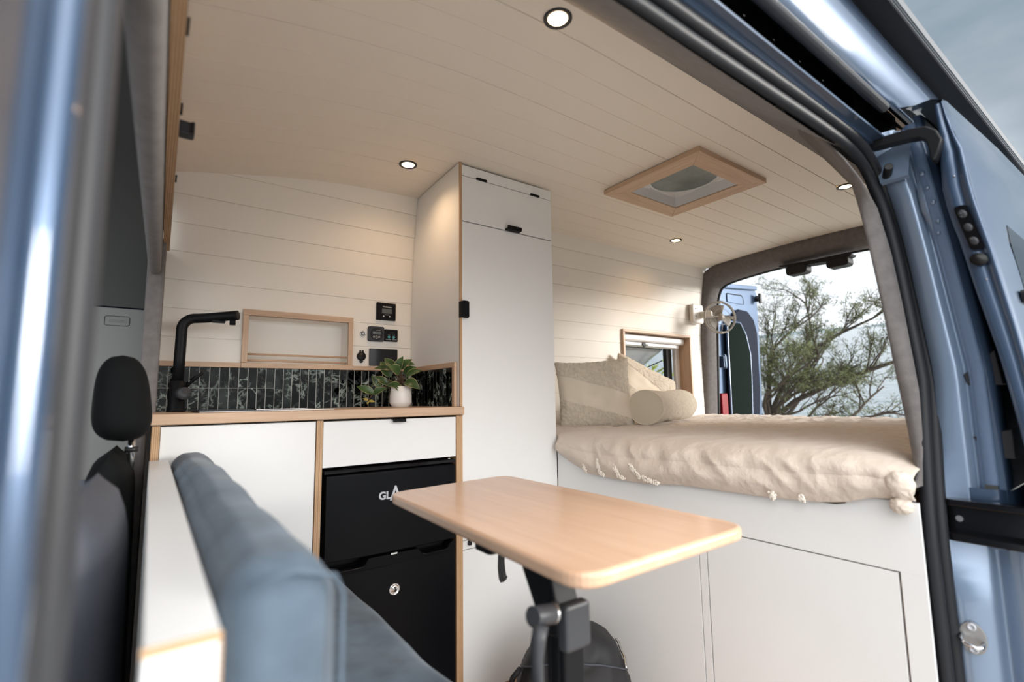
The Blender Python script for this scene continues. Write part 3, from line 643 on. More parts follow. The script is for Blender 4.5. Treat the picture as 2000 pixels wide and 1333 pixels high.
# niche shelf let into the wall
ns = thing('niche_shelf', (.472, 2.1, 1.08), 'oak-framed recessed shelf in the wall above the tiles', 'shelf')
mb = MB(); x0, x1, z0, z1 = .2835, .6615, 1.0985, 1.2775
mb.add([(x0, 2.095, z0), (x1, 2.095, z0), (x1, 2.095, z1), (x0, 2.095, z1), (x0, 2.185, z0), (x1, 2.185, z0), (x1, 2.185, z1), (x0, 2.185, z1)], [(4, 5, 6, 7), (0, 1, 5, 4), (3, 7, 6, 2), (0, 4, 7, 3), (1, 2, 6, 5)])
obj('back_box', mb, 'board', ns)
for nm, a in (('frame_rail', (.264, .681, 2.082, 2.098, 1.279, 1.301)), ('frame_rail', (.264, .681, 2.078, 2.098, 1.078, 1.0975))): box(nm, *a, 'oak_x', ns, .0015)
for a in ((.264, .2835, 2.0815, 2.0975, 1.098, 1.2785), (.6615, .681, 2.0815, 2.0975, 1.098, 1.2785)): box('frame_stile', *a, 'oak_z', ns, .0015)
for z in (1.108, 1.132): obj('rail', MB().tube([(.283, 2.104, z), (.662, 2.104, z)], .0042, 10), 'oak_x', ns)
# tap and sink
tp = thing('kitchen_tap', (.063, 1.975, .921), 'tall matt black kitchen tap with angled spout beside the tiles', 'tap')
X, Yt = .068, 1.975
obj('body', MB().lathe([(.0275, .0), (.0275, .006), (.0235, .010), (.0225, .10), (.0185, .102), (.0, .102)], (X, Yt, .921), n=28), 'black', tp)
path = [(X, Yt, 1.02), (X + .001, Yt, 1.10), (X + .002, Yt, 1.18)]
for a in range(0, 91, 10): path.append((X + .042 - .040 * math.cos(R(a)), Yt, 1.196 + .040 * math.sin(R(a))))
path += [(X + .07, Yt - .006, 1.239), (X + .150, Yt - .045, 1.249), (X + .160, Yt - .05, 1.250)]
obj('spout', MB().tube(path, .0165, 18), 'black', tp)
obj('spray_lever', MB().rbox(X + .085, X + .125, Yt - .032, Yt - .018, 1.222, 1.230, 'y', .003), 'black', tp)
obj('aerator', MB().cyl((X + .145, Yt - .042, 1.2155), .0095, .020), 'black', tp)
obj('mixer_hub', MB().lathe([(.0205, 0), (.0205, .034), (.019, .036), (.0, .036)], (X + .010, Yt - .012, .982), (.30, -1, -.04), 28), 'dgrey', tp, label='dark grey mixer hub')
obj('lever', MB().tube([(X + .020, Yt - .02, 1.0), (X + .046, Yt - .034, 1.030), (X + .066, Yt - .045, 1.05)], .0052, 10), 'black', tp)
sk = thing('kitchen_sink', (.30, 1.86, .921), 'shallow stainless steel sink set in the worktop by the tap', 'sink')
mb = MB(); x0, x1, y0, y1 = .115, .50, 1.70, 2.03
for a in ((x0, x1, y0, y0 + .012), (x0, x1, y1 - .012, y1), (x0, x0 + .012, y0 + .012, y1 - .012), (x1 - .012, x1, y0 + .012, y1 - .012)): mb.box(*a, .9212, .9245)
obj('rim', mb, 'steel', sk, bevel=.001)
obj('basin', MB().rbox(x0 + .013, x1 - .013, y0 + .013, y1 - .013, .9212, .9222, 'z', .03), 'steel', sk)
obj('glass_lid', MB().rbox(x0 - .012, x0 + .15, y0 + .0, y1 - .01, .925, .929, 'z', .01), 'gloss', sk)
# wall devices
def wd(x0, x1, z0, z1, r, m, name, label, cat, t=.012, y=None):
    y = wall_y((z0 + z1) / 2) if y is None else y
    o = thing(name, ((x0 + x1) / 2, y - t, z0), label, cat)
    obj('housing', MB().rbox(x0, x1, y - t, y - .0003, z0, z1, 'y', r), m, o, bevel=.0015); return o, y - t
hp, y = wd(.785, .873, 1.304, 1.382, .003, 'black', 'heater_control', 'square black heater control panel, topmost on the kitchen wall', 'control panel')
obj('display', MB().box(.808, .854, y - .001, y, 1.334, 1.356), 'display', hp); obj('bezel', MB().tube([(.795, y, 1.315), (.863, y, 1.315), (.863, y, 1.372), (.795, y, 1.372)], .0012, 6, closed=True), 'blackp', hp)
text('TOUNADO', .0080, (.832, y - .0005, 1.3635), (R(90), 0, 0), 'ink', hp, bold=.0003); text('HEATER', .005, (.831, y - .0005, 1.3285), (R(90), 0, 0), 'ink', hp)
for x in (.816, .844): obj('button', MB().cyl((x, y, 1.3215), .0032, .0015, (0, -1, 0), 14), 'ink', hp)
bm_, y = wd(.748, .821, 1.207, 1.273, .008, 'dgrey', 'battery_monitor', 'rounded grey battery monitor with small screen, left of the black switch panel', 'meter')
obj('dial', MB().cyl((.786, y, 1.239), .029, .001, (0, -1, 0), 32), 'blackp', bm_); obj('display', MB().box(.768, .805, y - .002, y - .001, 1.238, 1.250), 'display', bm_)
for x, z in ((.773, 1.226), (.785, 1.230), (.785, 1.222), (.797, 1.226)): obj('button', MB().lathe([(.0042, 0), (.0042, .002), (.003, .002), (.003, .0)], (x, y - .001, z), (0, -1, 0), 16, False), 'ink', bm_)
text('BATTERY', .0048, (.794, y - .0012, 1.256), (R(90), 0, 0), 'ink', bm_)
sp_, y = wd(.8235, .884, 1.210, 1.264, .003, 'black', 'switch_panel', 'small black panel with two teal-ringed buttons', 'switch panel')
for x in (.842, .864): obj('button', MB().lathe([(.0058, 0), (.0058, .0025), (.004, .0025), (.004, .001), (.0, .001)], (x, y, 1.229), (0, -1, 0), 18, False), 'teal', sp_, label='teal ringed button')
obj('display', MB().box(.842, .872, y - .0006, y, 1.243, 1.253), 'gloss', sp_)
obje('print_line', MB().box(.828, .852, y - .0004, y, 1.2175, 1.219).box(.857, .880, y - .0004, y, 1.2175, 1.219).box(.836, .848, y - .0004, y, 1.2385, 1.2395).box(.858, .870, y - .0004, y, 1.2385, 1.2395), 'ink', sp_)
tv, y = wd(.757, .884, 1.1005, 1.175, .002, 'gloss', 'touch_screen', 'blank black touch screen panel behind the plant', 'screen')
ks = thing('key_switch', (.727, 2.09, 1.226), 'round chrome barrel socket left of the battery monitor', 'socket')
obj('barrel', MB().lathe([(.012, 0), (.012, .006), (.009, .008), (.0085, .004), (.0, .004)], (.727, 2.0995, 1.238), (0, -1, 0), 24, False), 'steel', ks); obj('core', MB().cyl((.727, 2.0955, 1.238), .004, .005, (0, -1, 0), 12), 'ink', ks)
us = thing('power_socket', (.722, 2.09, 1.115), 'round black socket with hinged cap, below the chrome barrel', 'socket')
obj('cap', MB().lathe([(.019, 0), (.019, .009), (.017, .012), (.0, .012)], (.722, 2.0995, 1.139), (0, -1, 0), 28), 'blackp', us)
obj('tab', MB().cyl((.722, 2.0995, 1.117), .0065, .010, (0, -1, 0), 16), 'blackp', us); obje('hinge', MB().box(.714, .719, 2.088, 2.0995, 1.156, 1.165).box(.725, .730, 2.088, 2.0995, 1.156, 1.165), 'blackp', us, bevel=.001)
# plant
pl = thing('potted_plant', (.803, 1.86, .9215), 'variegated green house plant in a white ceramic pot on the worktop', 'plant')
pc = Vector((.803, 1.86, .9215))
obj('pot', MB().lathe([(.030, 0), (.033, .002), (.0425, .016), (.0432, .020), (.0428, .045), (.039, .080), (.037, .082), (.036, .080), (.038, .066), (.0, .066)], pc, n=36, capa=False), 'pot', pl)
obj('soil', MB().cyl(pc + Vector((0, 0, .0662)), .0365, .003), 'soil', pl)
camr = Vector((.81, -.587, 0)); camf = Vector((.587, .81, 0))
def leaf(tip, base, wd_, droop=.15, face=None, m=0):
    tip = Vector(tip); base = Vector(base); d = tip - base; L_ = d.length; d.normalize()
    nrm = Vector(face or (-.3, -.6, .7)).normalized(); sd_ = d.cross(nrm).normalized(); up = sd_.cross(d).normalized(); rows = []
    for i in range(11):
        t = i / 10; wv = wd_ * math.sin(math.pi * min(1, t ** .8)) ** .85 * (1 - .25 * t); c = base + d * L_ * t + up * (math.sin(math.pi * t) * .12 - droop * t * t) * L_
        rows.append([c + sd_ * wv * s + up * abs(s) * wv * .22 for s in (-1, -.93, -.4, 0, .4, .93, 1)])
    mb = MB(); mb.loft(rows)
    mb.m = [1 if (k % 6 in (0, 5)) else 0 for k in range(len(mb.f))]
    return mb
# leaf tips given as (to the viewer's right, up, towards the viewer) from the pot centre
LV = [((-.042, .120), (-.085, .188), .026), ((-.02, .14), (-.075, .205), .020), ((.0, .13), (-.035, .165), .028), ((-.03, .10), (-.062, .075), .022), ((-.05, .09), (-.1, .125), .017),
      ((.01, .13), (.055, .165), .024), ((.0, .15), (.045, .19), .022), ((.02, .10), (.083, .075), .026), ((.005, .08), (-.045, .088), .02), ((.02, .12), (.085, .15), .018), ((-.01, .15), (.01, .20), .020),
      ((-.03, .08), (-.075, .10), .020), ((-.06, .11), (-.115, .085), .020), ((.02, .09), (.05, .115), .018), ((-.035, .15), (-.11, .16), .013), ((-.08, .095), (-.165, .115), .0), ((.0, .17), (.05, .175), .016), ((-.015, .085), (.01, .06), .018)]
allv = MB(); stems = MB()
rs = random.Random(3)
for (b, t, wv) in LV:
    if wv == 0: continue
    dep = rs.uniform(-.03, .05); B = pc + camr * b[0] - camf * dep * .5 + Vector((0, 0, b[1])); T = pc + camr * t[0] - camf * dep + Vector((0, 0, t[1]))
    l = leaf(T, B, wv, .15, (-.45 + rs.uniform(-.3, .3), -.7, .55 + rs.uniform(-.2, .4))); allv.add(l.v, l.f, True); allv.m[-len(l.f):] = l.m
    root = pc + Vector((rs.uniform(-.01, .01), rs.uniform(-.01, .01), .066)); stems.tube([root, root.lerp(B, .5) + Vector((0, 0, .012)), B], .0017, 6)
# trailing shoot to the left of the pot
sh = [pc + camr * a + Vector((0, 0, b)) - camf * .02 for a, b in ((-.02, .075), (-.05, .085), (-.085, .07), (-.112, .045), (-.125, .025))]
stems.tube(sh, .0022, 6)
for b, t, wv in (((-.100, .055), (-.168, .085), .017), ((-.105, .052), (-.048, .078), .016), ((-.075, .075), (-.11, .125), .014)):
    l = leaf(pc + camr * t[0] + Vector((0, 0, t[1])) - camf * .03, pc + camr * b[0] + Vector((0, 0, b[1])) - camf * .02, wv, .05, (-.5, -.8, .4)); allv.add(l.v, l.f, True); allv.m[-len(l.f):] = l.m
obj('leaves', allv, ['leaf', 'leafedge'], pl); obj('stems', stems, 'stem', pl)
yl = MB()
for b, t, wv in (((-.122, .028), (-.145, .036), .006), ((-.122, .026), (-.095, .022), .006), ((-.12, .024), (-.128, .012), .004)):
    l = leaf(pc + camr * t[0] + Vector((0, 0, t[1])) - camf * .02, pc + camr * b[0] + Vector((0, 0, b[1])) - camf * .02, wv, .05, (-.5, -.8, .4)); yl.add(l.v, l.f, True)
obj('young_leaves', yl, 'leafy', pl, label='small yellow young leaves')

# ------------------------------------------------------------------ tall cabinet
tc_ = thing('tall_cabinet', (1.19, 1.86, -.12), 'full-height white cabinet with black tab pulls between kitchen and bed', 'cabinet')
def cz(x, y): return ceil_z(x, y) - .003
mb = MB(); pr = []
for k in range(9): y = lerp(Y0 + .002, 2.088, k / 8); pr.append((min(y, 2.088), y))
top = [(lerp(Y0 + .003, 2.038, k / 8), cz(.96, lerp(Y0 + .003, 2.038, k / 8)) - .001) for k in range(9)]
mb.prism([(Y0 + .003, .9225)] + top + [(2.075, 1.6), (2.094, 1.35), (2.096, 1.10), (2.096, 1.097), (2.075, 1.097), (2.075, .9225)], 'x', .952, .9625)
obj('side_panel', mb, 'white', tc_)
box('edge_strip', .951, .9625, Y0 - .002, Y0 + .0028, .9225, cz(.96, 1.65), 'gap_' if False else 'ply_x', tc_, label='thin plywood edge')
box('lower_side', .9515, .9625, Y0 - .002, 2.05, -.12, .89, 'ply_x', tc_)
box('carcass', .964, 1.428, Y0 + .02, 2.03, -.12, 1.86, 'white', tc_)
box('rear_panel', 1.4285, 1.4325, Y0 + .019, 2.03, -.12, 1.865, 'white', tc_)
box('raw_edge', .9635, 1.4305, Y0 + .012, Y0 + .019, -.12, 1.87, 'gap', tc_, label='brown raw panel edge in the door gaps')
box('fascia', .9635, 1.432, Y0, Y0 + .0115, 1.8495, 1.893, 'white', tc_, .0006)
fl = box('flap_door', .9635, 1.432, Y0, Y0 + .0115, 1.6600, 1.8465, 'white', tc_, .0006)
td = box('tall_door', .9635, 1.432, Y0, Y0 + .0115, .4290, 1.6555, 'white', tc_, .0006)
box('middle_rail', .9635, 1.432, Y0, Y0 + .0115, .3955, .4265, 'white', tc_, .0006)
ld = box('lower_door', .9635, 1.432, Y0, Y0 + .0115, -.118, .3930, 'white', tc_, .0006)
for x0, x1 in ((1.030, 1.081), (1.312, 1.362)): obj('hinge', MB().rbox(x0, x1, Y0 - .006, Y0, 1.8455, 1.8545, 'y', .003), 'black', fl, label='black hinge')
mb = MB().prism([(Y0 - .001, 1.6575), (Y0 - .020, 1.6590), (Y0 - .024, 1.664), (Y0 - .024, 1.676), (Y0 - .021, 1.676), (Y0 - .020, 1.6655), (Y0 - .001, 1.6645)], 'x', 1.172, 1.246); obj('handle', mb, 'black', fl, bevel=.002)
mb = MB().rbox(.950, .983, Y0 - .022, Y0 - .017, 1.262, 1.330, 'y', .008).box(.9495, .953, Y0 - .020, Y0 + .004, 1.264, 1.328); obj('handle', mb, 'black', td, bevel=.0015)
obj('catch', MB().rbox(.983, .996, Y0 - .012, Y0 - .0002, .430, .475, 'y', .002).rbox(.983, .996, Y0 - .012, Y0 - .0002, .410, .424, 'y', .002).box(.986, .993, Y0 - .008, Y0 - .0002, .42, .435), 'blackp', td, bevel=.001, label='black sliding catch')

# ------------------------------------------------------------------ bed
bb = thing('bed_base', (1.45, 1.0, -.12), 'white bed base cabinet with thin brown door gaps under the mattress', 'bed base')
XB = 1.434
mb = MB().prism([(1.647, -.1), (1.647, .66), (.60, .662), (.535, .685), (.515, .6975), (.43, .6975), (.43, -.1)][::-1], 'x', XB + .012, XB + .018); obj('raw_edge', mb, 'gap', bb)
fr_ = MB()
fr_.prism([(1.647, .536), (1.647, .722), (1.57, .705), (1.45, .668), (.575, .668), (.55, .674), (.53, .69), (.515, .6965), (.40, .6965), (.40, .536)][::-1], 'x', XB, XB + .0115)
fr_.box(XB, XB + .0115, .40, .4465, -.12, .5358); fr_.box(XB, XB + .0115, .952, .976, -.12, .5358)
fp = obj('front_frame', fr_, 'white', bb)
box('door', XB, XB + .0115, .4520, .9480, -.118, .5322, 'white', bb, .0006)
box('door', XB, XB + .0115, .9795, 1.645, -.118, .5322, 'white', bb, .0006)
box('plinth', XB + .02, XB + .03, .42, 1.64, -.12, .05, 'white', bb)
box('slatted_deck', XB + .02, 3.22, .50, 1.60, .60, .615, 'ply_z', bb)
box('slatted_deck', XB + .02, 3.22, 1.60, 2.05, .60, .615, 'ply_z', bb)
obj('catch', MB().box(XB - .004, XB, .938, .946, .538, .546), 'blackp', bb)
mt_ = obj('mattress', MB().rbox(1.50, 3.21, .56, 2.0, .620, .755, 'y', .04), 'cream', bevel=.03, label='thick mattress under the beige bedspread', cat='mattress')
ZB = [(.36, .705), (.43, .705), (.488, .700), (.54, .682), (.60, .672), (.737, .663), (.894, .662), (1.02, .661), (1.17, .646), (1.30, .645), (1.446, .651), (1.564, .690), (1.631, .716), (2.1, .72)]
def spread(u, v):
    # u across the van (y), v from the hem over the front edge to the back
    y = lerp(.40, 2.085, u); zb = pw(y, ZB); near = max(0, 1 - (y - .40) / .16)
    top = .800 - .030 * near ** 1.5
    if v < .10: t = v / .10; x = 1.426 - .022 * math.sin(math.pi * t * .8) - .004; z = lerp(zb, lerp(zb, top, .55), t)
    elif v < .24:
        t = (v - .10) / .14; a = t * math.pi / 2; z0 = lerp(zb, top, .55); x = 1.409 + .095 * (1 - math.cos(a)); z = z0 + (top - z0) * math.sin(a)
    else: t = (v - .24) / .76; x = 1.504 + t * (3.24 - 1.504); z = top + .012 * math.exp(-((x - 3.2) / .25) ** 2)
    amp = 1
    q = Vector((x * 3.2, y * 5.0, z * 5))
    if v >= .17:
        rg = abs(noise.noise(Vector((x * 2.2, y * 7, 3)))) ; r2 = abs(noise.noise(Vector((x * 6 + y * 3, y * 14, 7)))); r3 = abs(noise.noise(Vector((x * 14 - y * 8, y * 22 + x * 6, 1))))
        z += (.012 * (.35 - rg) + .013 * (.3 - r2) + .009 * (.3 - r3)) * min(1, (v - .17) / .1)
    sidew = math.sin(min(1, v / .22) * math.pi)
    if v < .26:
        rr = abs(noise.noise(Vector((y * 5.2 + z * 6, z * 5, 5)))); r2 = abs(noise.noise(Vector((y * 13 - z * 9, z * 9, 11)))); r3 = noise.noise(Vector((y * 3, z * 20, 2)))
        x -= ((.30 - rr) * .026 + (.25 - r2) * .018 + r3 * .004) * sidew
    if near > 0: x -= .0
    if y > 1.50 and v < .3: x += .006 * (y - 1.5) / .15
    if y > 1.62: x = max(x, lerp(x, 1.440, min(1, (y - 1.62) / .025)))
    return Vector((x, y, z))
bs = MB().grid(spread, 240, 260); bsp = obj('bedspread', bs, 'linen', solid=.004, label='crinkled beige cotton bedspread over the bed with yarn tassels', cat='bedspread', loc=(2.3, 1.25, .645))
def hang(path, r, name='tassel'):
    mb = MB(); pth = [Vector(p) for p in path]; rs_ = random.Random(len(D.objects))
    seg = []
    for a, b in zip(pth, pth[1:]):
        for k in range(6): seg.append(a.lerp(b, k / 6))
    seg.append(pth[-1])
    for i, p in enumerate(seg):
        for _ in range(5):
            mb.ell(p + Vector((rs_.uniform(-r, 0) * .6, rs_.uniform(-r, r), rs_.uniform(-r, r))), (r * .55,) * 3, 6, 5)
    return obj(name, mb, 'tassel', bsp)
xt = 1.398
hang([(xt + .022, 1.60, .742), (xt + .008, 1.55, .728), (xt + .002, 1.47, .716), (xt, 1.455, .70), (xt, 1.45, .675), (xt + .004, 1.44, .658)], .0055)
hang([(xt, 1.376, .708), (xt, 1.372, .688), (xt, 1.365, .668), (xt + .004, 1.35, .655)], .006)
hang([(xt, 1.290, .706), (xt, 1.284, .684), (xt, 1.27, .664), (xt + .004, 1.25, .655)], .006)
hang([(xt, 1.213, .706), (xt, 1.20, .69), (xt, 1.17, .672), (xt + .002, 1.13, .662), (xt + .01, 1.10, .657)], .0065)
hang([(xt + .004, .719, .680), (xt + .004, .712, .668)], .007); hang([(xt + .004, .642, .683), (xt + .004, .636, .672)], .006)
bn = MB()
def knot(c, r, sx_=1, seed=0):
    b = MB().ell(c, r, 40, 28)
    for v in b.v:
        d = (v - Vector(c)); k = abs(noise.noise(Vector((math.atan2(d.z, d.y) * 1.6, d.x * 30, seed)))); v += d * (-.22 * k)
    bn.add(b.v, b.f, True)
knot((1.412, .424, .738), (.026, .030, .034), seed=1); knot((1.416, .426, .692), (.022, .024, .022), seed=4)
obj('gathered_corner', bn, 'linen', bsp, label='gathered bunch of cloth at the near corner')
# pillows
def pillow(name, c, w_, h_, t_, rot, label, patches=True, group=None, n=90):
    c = Vector(c); mb = MB(); rs_ = random.Random(5)
    for side in (1, -1):
        def fn(u, v, side=side):
            a = u * 2 - 1; b = v * 2 - 1
            e = max(0, (1 - a ** 4) * (1 - b ** 4)) ** .42
            k = 1 - .07 * (1 - abs(a) ** 2) * abs(b) - 0; kk = 1 - .07 * (1 - abs(b) ** 2) * abs(a)
            z = side * t_ * e
            fur = 0
            if patches and side == 1:
                band = b + .35 * a
                if band > .28 or band < -.42: fur = 1
            q = Vector((a * w_ * kk, b * h_ * k, z))
            nn = noise.noise(Vector((a * 3, b * 3, side * 2 + c.x)))
            q.z += side * (.010 * nn) * e
            if fur: q += Vector((noise.noise(q * 70), noise.noise(q * 70 + Vector((5, 5, 5))), noise.noise(q * 80 + Vector((9, 0, 0))))) * .005; q.z += .004
            return q
        nb = len(mb.f); g = MB().grid(fn, n, n, True)
        if side == -1: g.f = [f[::-1] for f in g.f]
        if patches and side == 1:
            for idx in range(len(g.f)):
                i, j = divmod(idx, n); a = (i + .5) / n * 2 - 1; b = (j + .5) / n * 2 - 1; band = b + .35 * a
                g.m[idx] = 1 if (band > .28 or band < -.42) else 0
        mb.add(g.v, g.f, True); mb.m[-len(g.f):] = g.m
    for v in mb.v:
        v.rotate(rot); v += c
    return obj(name, mb, ['cream', 'boucle'], loc=c, label=label, cat='cushion', group=group)
def frame_rot(right, up):
    r_ = Vector(right).normalized(); u_ = Vector(up); u_ = (u_ - r_ * u_.dot(r_)).normalized(); n_ = r_.cross(u_)
    return Matrix((r_, u_, n_)).transposed()
# near cushion leans on the tall cabinet end and wall, tilted in its own plane
pillow('cushion', (1.880, 1.858, .962), .195, .185, .080, frame_rot((.80, -.60, .05), (-.30, .30, .93)), 'large square cream cushion with fluffy bands, leaning nearest the tall cabinet', n=110)
pillow('cushion', (2.46, 1.985, .965), .245, .185, .055, frame_rot((.90, -.14, -.36), (.30, .25, .90)), 'cream cushion with one fluffy corner, leaning against the window frame', n=90)
# bolster
bo = thing('bolster', (2.34, 1.66, .81), 'round cream boucle bolster lying on the bed in front of the cushions', 'bolster')
A_ = Vector((2.02, 1.64, .895)); B_ = Vector((2.62, 1.84, .900)); ax = (B_ - A_).normalized(); L_ = (B_ - A_).length
side_ = ax.cross(Vector((0, 0, 1))).normalized(); up_ = side_.cross(ax)
def bol(u, v):
    t = u; a = v * 2 * math.pi; rr = .094 * (1 - .10 * math.sin(math.pi * min(1, t * 1.15)) ** 2)
    if t > .93: rr *= math.sqrt(max(0, 1 - ((t - .93) / .075) ** 2)) * .75 + .25
    q = A_ + ax * L_ * t + (side_ * math.cos(a) + up_ * math.sin(a) * .93) * rr
    return q + Vector((noise.noise(q * 75), noise.noise(q * 75 + Vector((3, 3, 3))), noise.noise(q * 75 + Vector((7, 0, 2))))) * .004
obj('cover', MB().grid(bol, 110, 90), 'boucle', bo)
def endc(u, v, P=A_, s=-1):
    a = v * 2 * math.pi; return P + ax * s * .012 * (1 - u * u) + (side_ * math.cos(a) + up_ * math.sin(a) * .93) * .0925 * u
obj('end_panel', MB().grid(endc, 8, 48), 'cream_end', bo, label='smooth cream round end panel')
obj('end_panel', MB().grid(lambda u, v: endc(u * .8, v, B_, 1), 6, 48), 'cream_end', bo)
obj('piping', MB().tube([endc(1, k / 40) for k in range(40)], .003, 8, closed=True), 'cream', bo)

# ------------------------------------------------------------------ window beside the bed
wi = thing('window_1', (2.74, 2.15, .93), None, None, kind='structure')
x0, x1, z0, z1 = 2.385, 3.10, .915, 1.378
mb = MB().box(x0, x1, 2.083, 2.2, z1 - .016, z1).box(x0, x1, 2.083, 2.2, z0, z0 + .016); obje('frame_rail', mb, 'oak_x', wi, bevel=.001)
obj('frame_stile', MB().box(x0, x0 + .016, 2.083, 2.2, z0 + .0165, z1 - .0165), 'oak_z', wi, bevel=.001); obj('frame_stile', MB().box(x1 - .016, x1, 2.083, 2.2, z0 + .0165, z1 - .0165), 'oak_z', wi, bevel=.001)
mb = MB().box(2.402, 2.45, 2.175, 2.20, .932, 1.36).box(3.035, 3.083, 2.175, 2.20, .932, 1.36).box(2.45, 3.035, 2.175, 2.20, 1.285, 1.36).box(2.45, 3.035, 2.175, 2.20, .932, .96); obje('inner_frame', mb, 'white_plastic', wi, bevel=.002)
obje('rubber_rim', MB().box(2.97, 3.03, 2.202, 2.235, .94, 1.29).box(2.45, 2.97, 2.202, 2.235, .94, .955).box(2.45, 2.97, 2.235, 2.245, 1.285, 1.30).box(2.45, 2.465, 2.202, 2.235, .955, 1.285), 'blackp', wi, bevel=.004)
obj('rim_strip', MB().box(3.018, 3.022, 2.198, 2.2025, .94, 1.29), 'steel', wi)
bl = obj('blind_cassette', MB().prism([(2.195, 1.312), (2.135, 1.312), (2.125, 1.322), (2.125, 1.350), (2.135, 1.358), (2.195, 1.358)], 'x', 2.405, 3.081), 'white_plastic', wi, bevel=.003)
br = obj('blind_rail', MB().box(2.42, 3.05, 2.150, 2.172, 1.289, 1.310), 'white_plastic', wi, bevel=.002)
obj('blind_catch', MB().lathe([(.018, 0), (.018, .004), (.0, .006)], (2.66, 2.149, 1.297), (0, -1, 0), 20).box(2.64, 2.70, 2.146, 2.150, 1.290, 1.300), 'dgrey', wi, bevel=.001)
# flap pane pushed out at the bottom on a stay
fl_ = MB().grid(lambda u, v: Vector((lerp(2.44, 2.985, u), lerp(2.245, 2.50, v) + .015 * math.sin(v * 3), lerp(1.287, 1.12, v) + .006 * noise.noise(Vector((u * 4, v * 4, 0))))), 12, 8)
obj('flap_pane', fl_, 'clear', wi, solid=.004)
obj('stay', MB().tube([(2.965, 2.235, 1.205), (2.955, 2.50, 1.125)], .004, 8), 'dgrey', wi)

# ------------------------------------------------------------------ fan on the wall by the rear door
fn_ = thing('cabin_fan', (3.05, 2.0, 1.45), 'small beige open-ring fan on a wall bracket near the back door', 'fan')
obj('wall_bracket', MB().rbox(3.085, 3.215, 2.045, 2.075, 1.465, 1.605, 'y', .02), 'cream_plastic', fn_, bevel=.006)
obj('bracket_arm', MB().rbox(3.175, 3.215, 1.96, 2.05, 1.505, 1.555, 'y', .015), 'cream_plastic', fn_, bevel=.005)
obje('bracket_screw', MB().cyl((3.12, 2.0455, 1.570), .005, .002, (0, -1, 0), 8).cyl((3.12, 2.0455, 1.515), .004, .002, (0, -1, 0), 8), 'blackp', fn_)
FC = Vector((3.177, 1.90, 1.490)); FN = Vector((-.50, -.86, .02)).normalized(); FU = Vector((0, 0, 1)); FR = FN.cross(FU).normalized(); FU = FR.cross(FN).normalized()
def fp_(r, a, h=0): return FC + (FR * math.cos(a) + FU * math.sin(a)) * r + FN * h
obj('ring', MB().tube([fp_(.110, i * math.pi / 24) for i in range(48)], .0065, 8, closed=True).tube([fp_(.106, i * math.pi / 24, .022) for i in range(48)], .003, 6, closed=True), 'fan_grey', fn_)
mb = MB()
for a in (0, 90, 180, 270): mb.tube([fp_(.024, R(a), .028), fp_(.07, R(a), .032), fp_(.108, R(a), .012)], .0022, 6)
for i in range(3): mb.tube([fp_(.058, R(j * 15), .03) for j in range(24)], .0012, 5, closed=True) if i == 0 else None
obj('guard', mb, 'fan_grey', fn_)
obj('motor_pod', MB().lathe([(.0, -.06), (.022, -.055), (.026, -.02), (.026, .015), (.022, .030), (.0, .034)], FC, FN, 24, False), 'fan_grey', fn_)
obje('tilt_yoke', MB().tube([fp_(.114, R(95)), fp_(.116, R(110)), fp_(.108, R(85))], .008, 8).tube([fp_(.106, R(270)), fp_(.108, R(262))], .008, 8).tube([fp_(.10, R(180), -.01), fp_(.135, R(180), -.04), Vector((3.19, 1.97, 1.53))], .009, 8), 'cream_plastic', fn_)
for k in range(3):
    a0 = R(80 + 120 * k)
    def bld(u, v, a0=a0):
        a = a0 + (v - .5) * 1.35 * (1 - .15 * u); return fp_(lerp(.024, .088, u), a, (v - .5) * .026)
    obj('blade', MB().grid(bld, 8, 8), 'fan_grey', fn_, solid=.0015)

# ------------------------------------------------------------------ roof vent and downlights
rv = thing('roof_vent', (1.905, 1.275, 1.89), 'square oak-framed roof vent with round frosted dome in the ceiling', 'roof vent')
zf = 1.884; X0, X1, Y0_, Y1_ = 1.65, 2.157, 1.025, 1.523; a_ = .085
mb = MB()
for pts in ([(X0, Y0_), (X1, Y0_), (X1 - a_, Y0_ + a_), (X0 + a_, Y0_ + a_)], [(X0, Y1_), (X0 + a_, Y1_ - a_), (X1 - a_, Y1_ - a_), (X1, Y1_)]): mb.prism(pts, 'z', zf, 1.906)
obje('frame_rail', mb, 'oak_x', rv, bevel=.0015)
mb = MB()
for pts in ([(X0, Y0_ + .0006), (X0 + a_ - .0006, Y0_ + a_), (X0 + a_ - .0006, Y1_ - a_), (X0, Y1_ - .0006)], [(X1, Y0_ + .0006), (X1, Y1_ - .0006), (X1 - a_ + .0006, Y1_ - a_), (X1 - a_ + .0006, Y0_ + a_)]): mb.prism(pts, 'z', zf, 1.906)
obje('frame_stile', mb, 'oak_y', rv, bevel=.0015)
u0, u1, v0, v1 = X0 + a_ + .001, X1 - a_ - .001, Y0_ + a_ + .001, Y1_ - a_ - .001
def ring(ax_, ay, z, n=64):
    return [Vector((1.925 + ax_ * math.cos(2 * math.pi * k / n), 1.285 + ay * math.sin(2 * math.pi * k / n), z)) for k in range(n + 1)]
def sq(z, n=64):
    out = []
    for k in range(n + 1):
        t = 2 * math.pi * k / n; c, s = math.cos(t), math.sin(t); m_ = max(abs(c), abs(s)); out.append(Vector(((u0 + u1) / 2 + (u1 - u0) / 2 * c / m_, (v0 + v1) / 2 + (v1 - v0) / 2 * s / m_, z)))
    return out
obj('liner', MB().loft([sq(1.889), sq(1.935), ring(.152, .152, 1.945)], False), 'white_plastic', rv)
obj('ring', MB().tube(ring(.150, .150, 1.943)[:-1], .005, 8, closed=True), 'white_plastic', rv)
mb = MB()
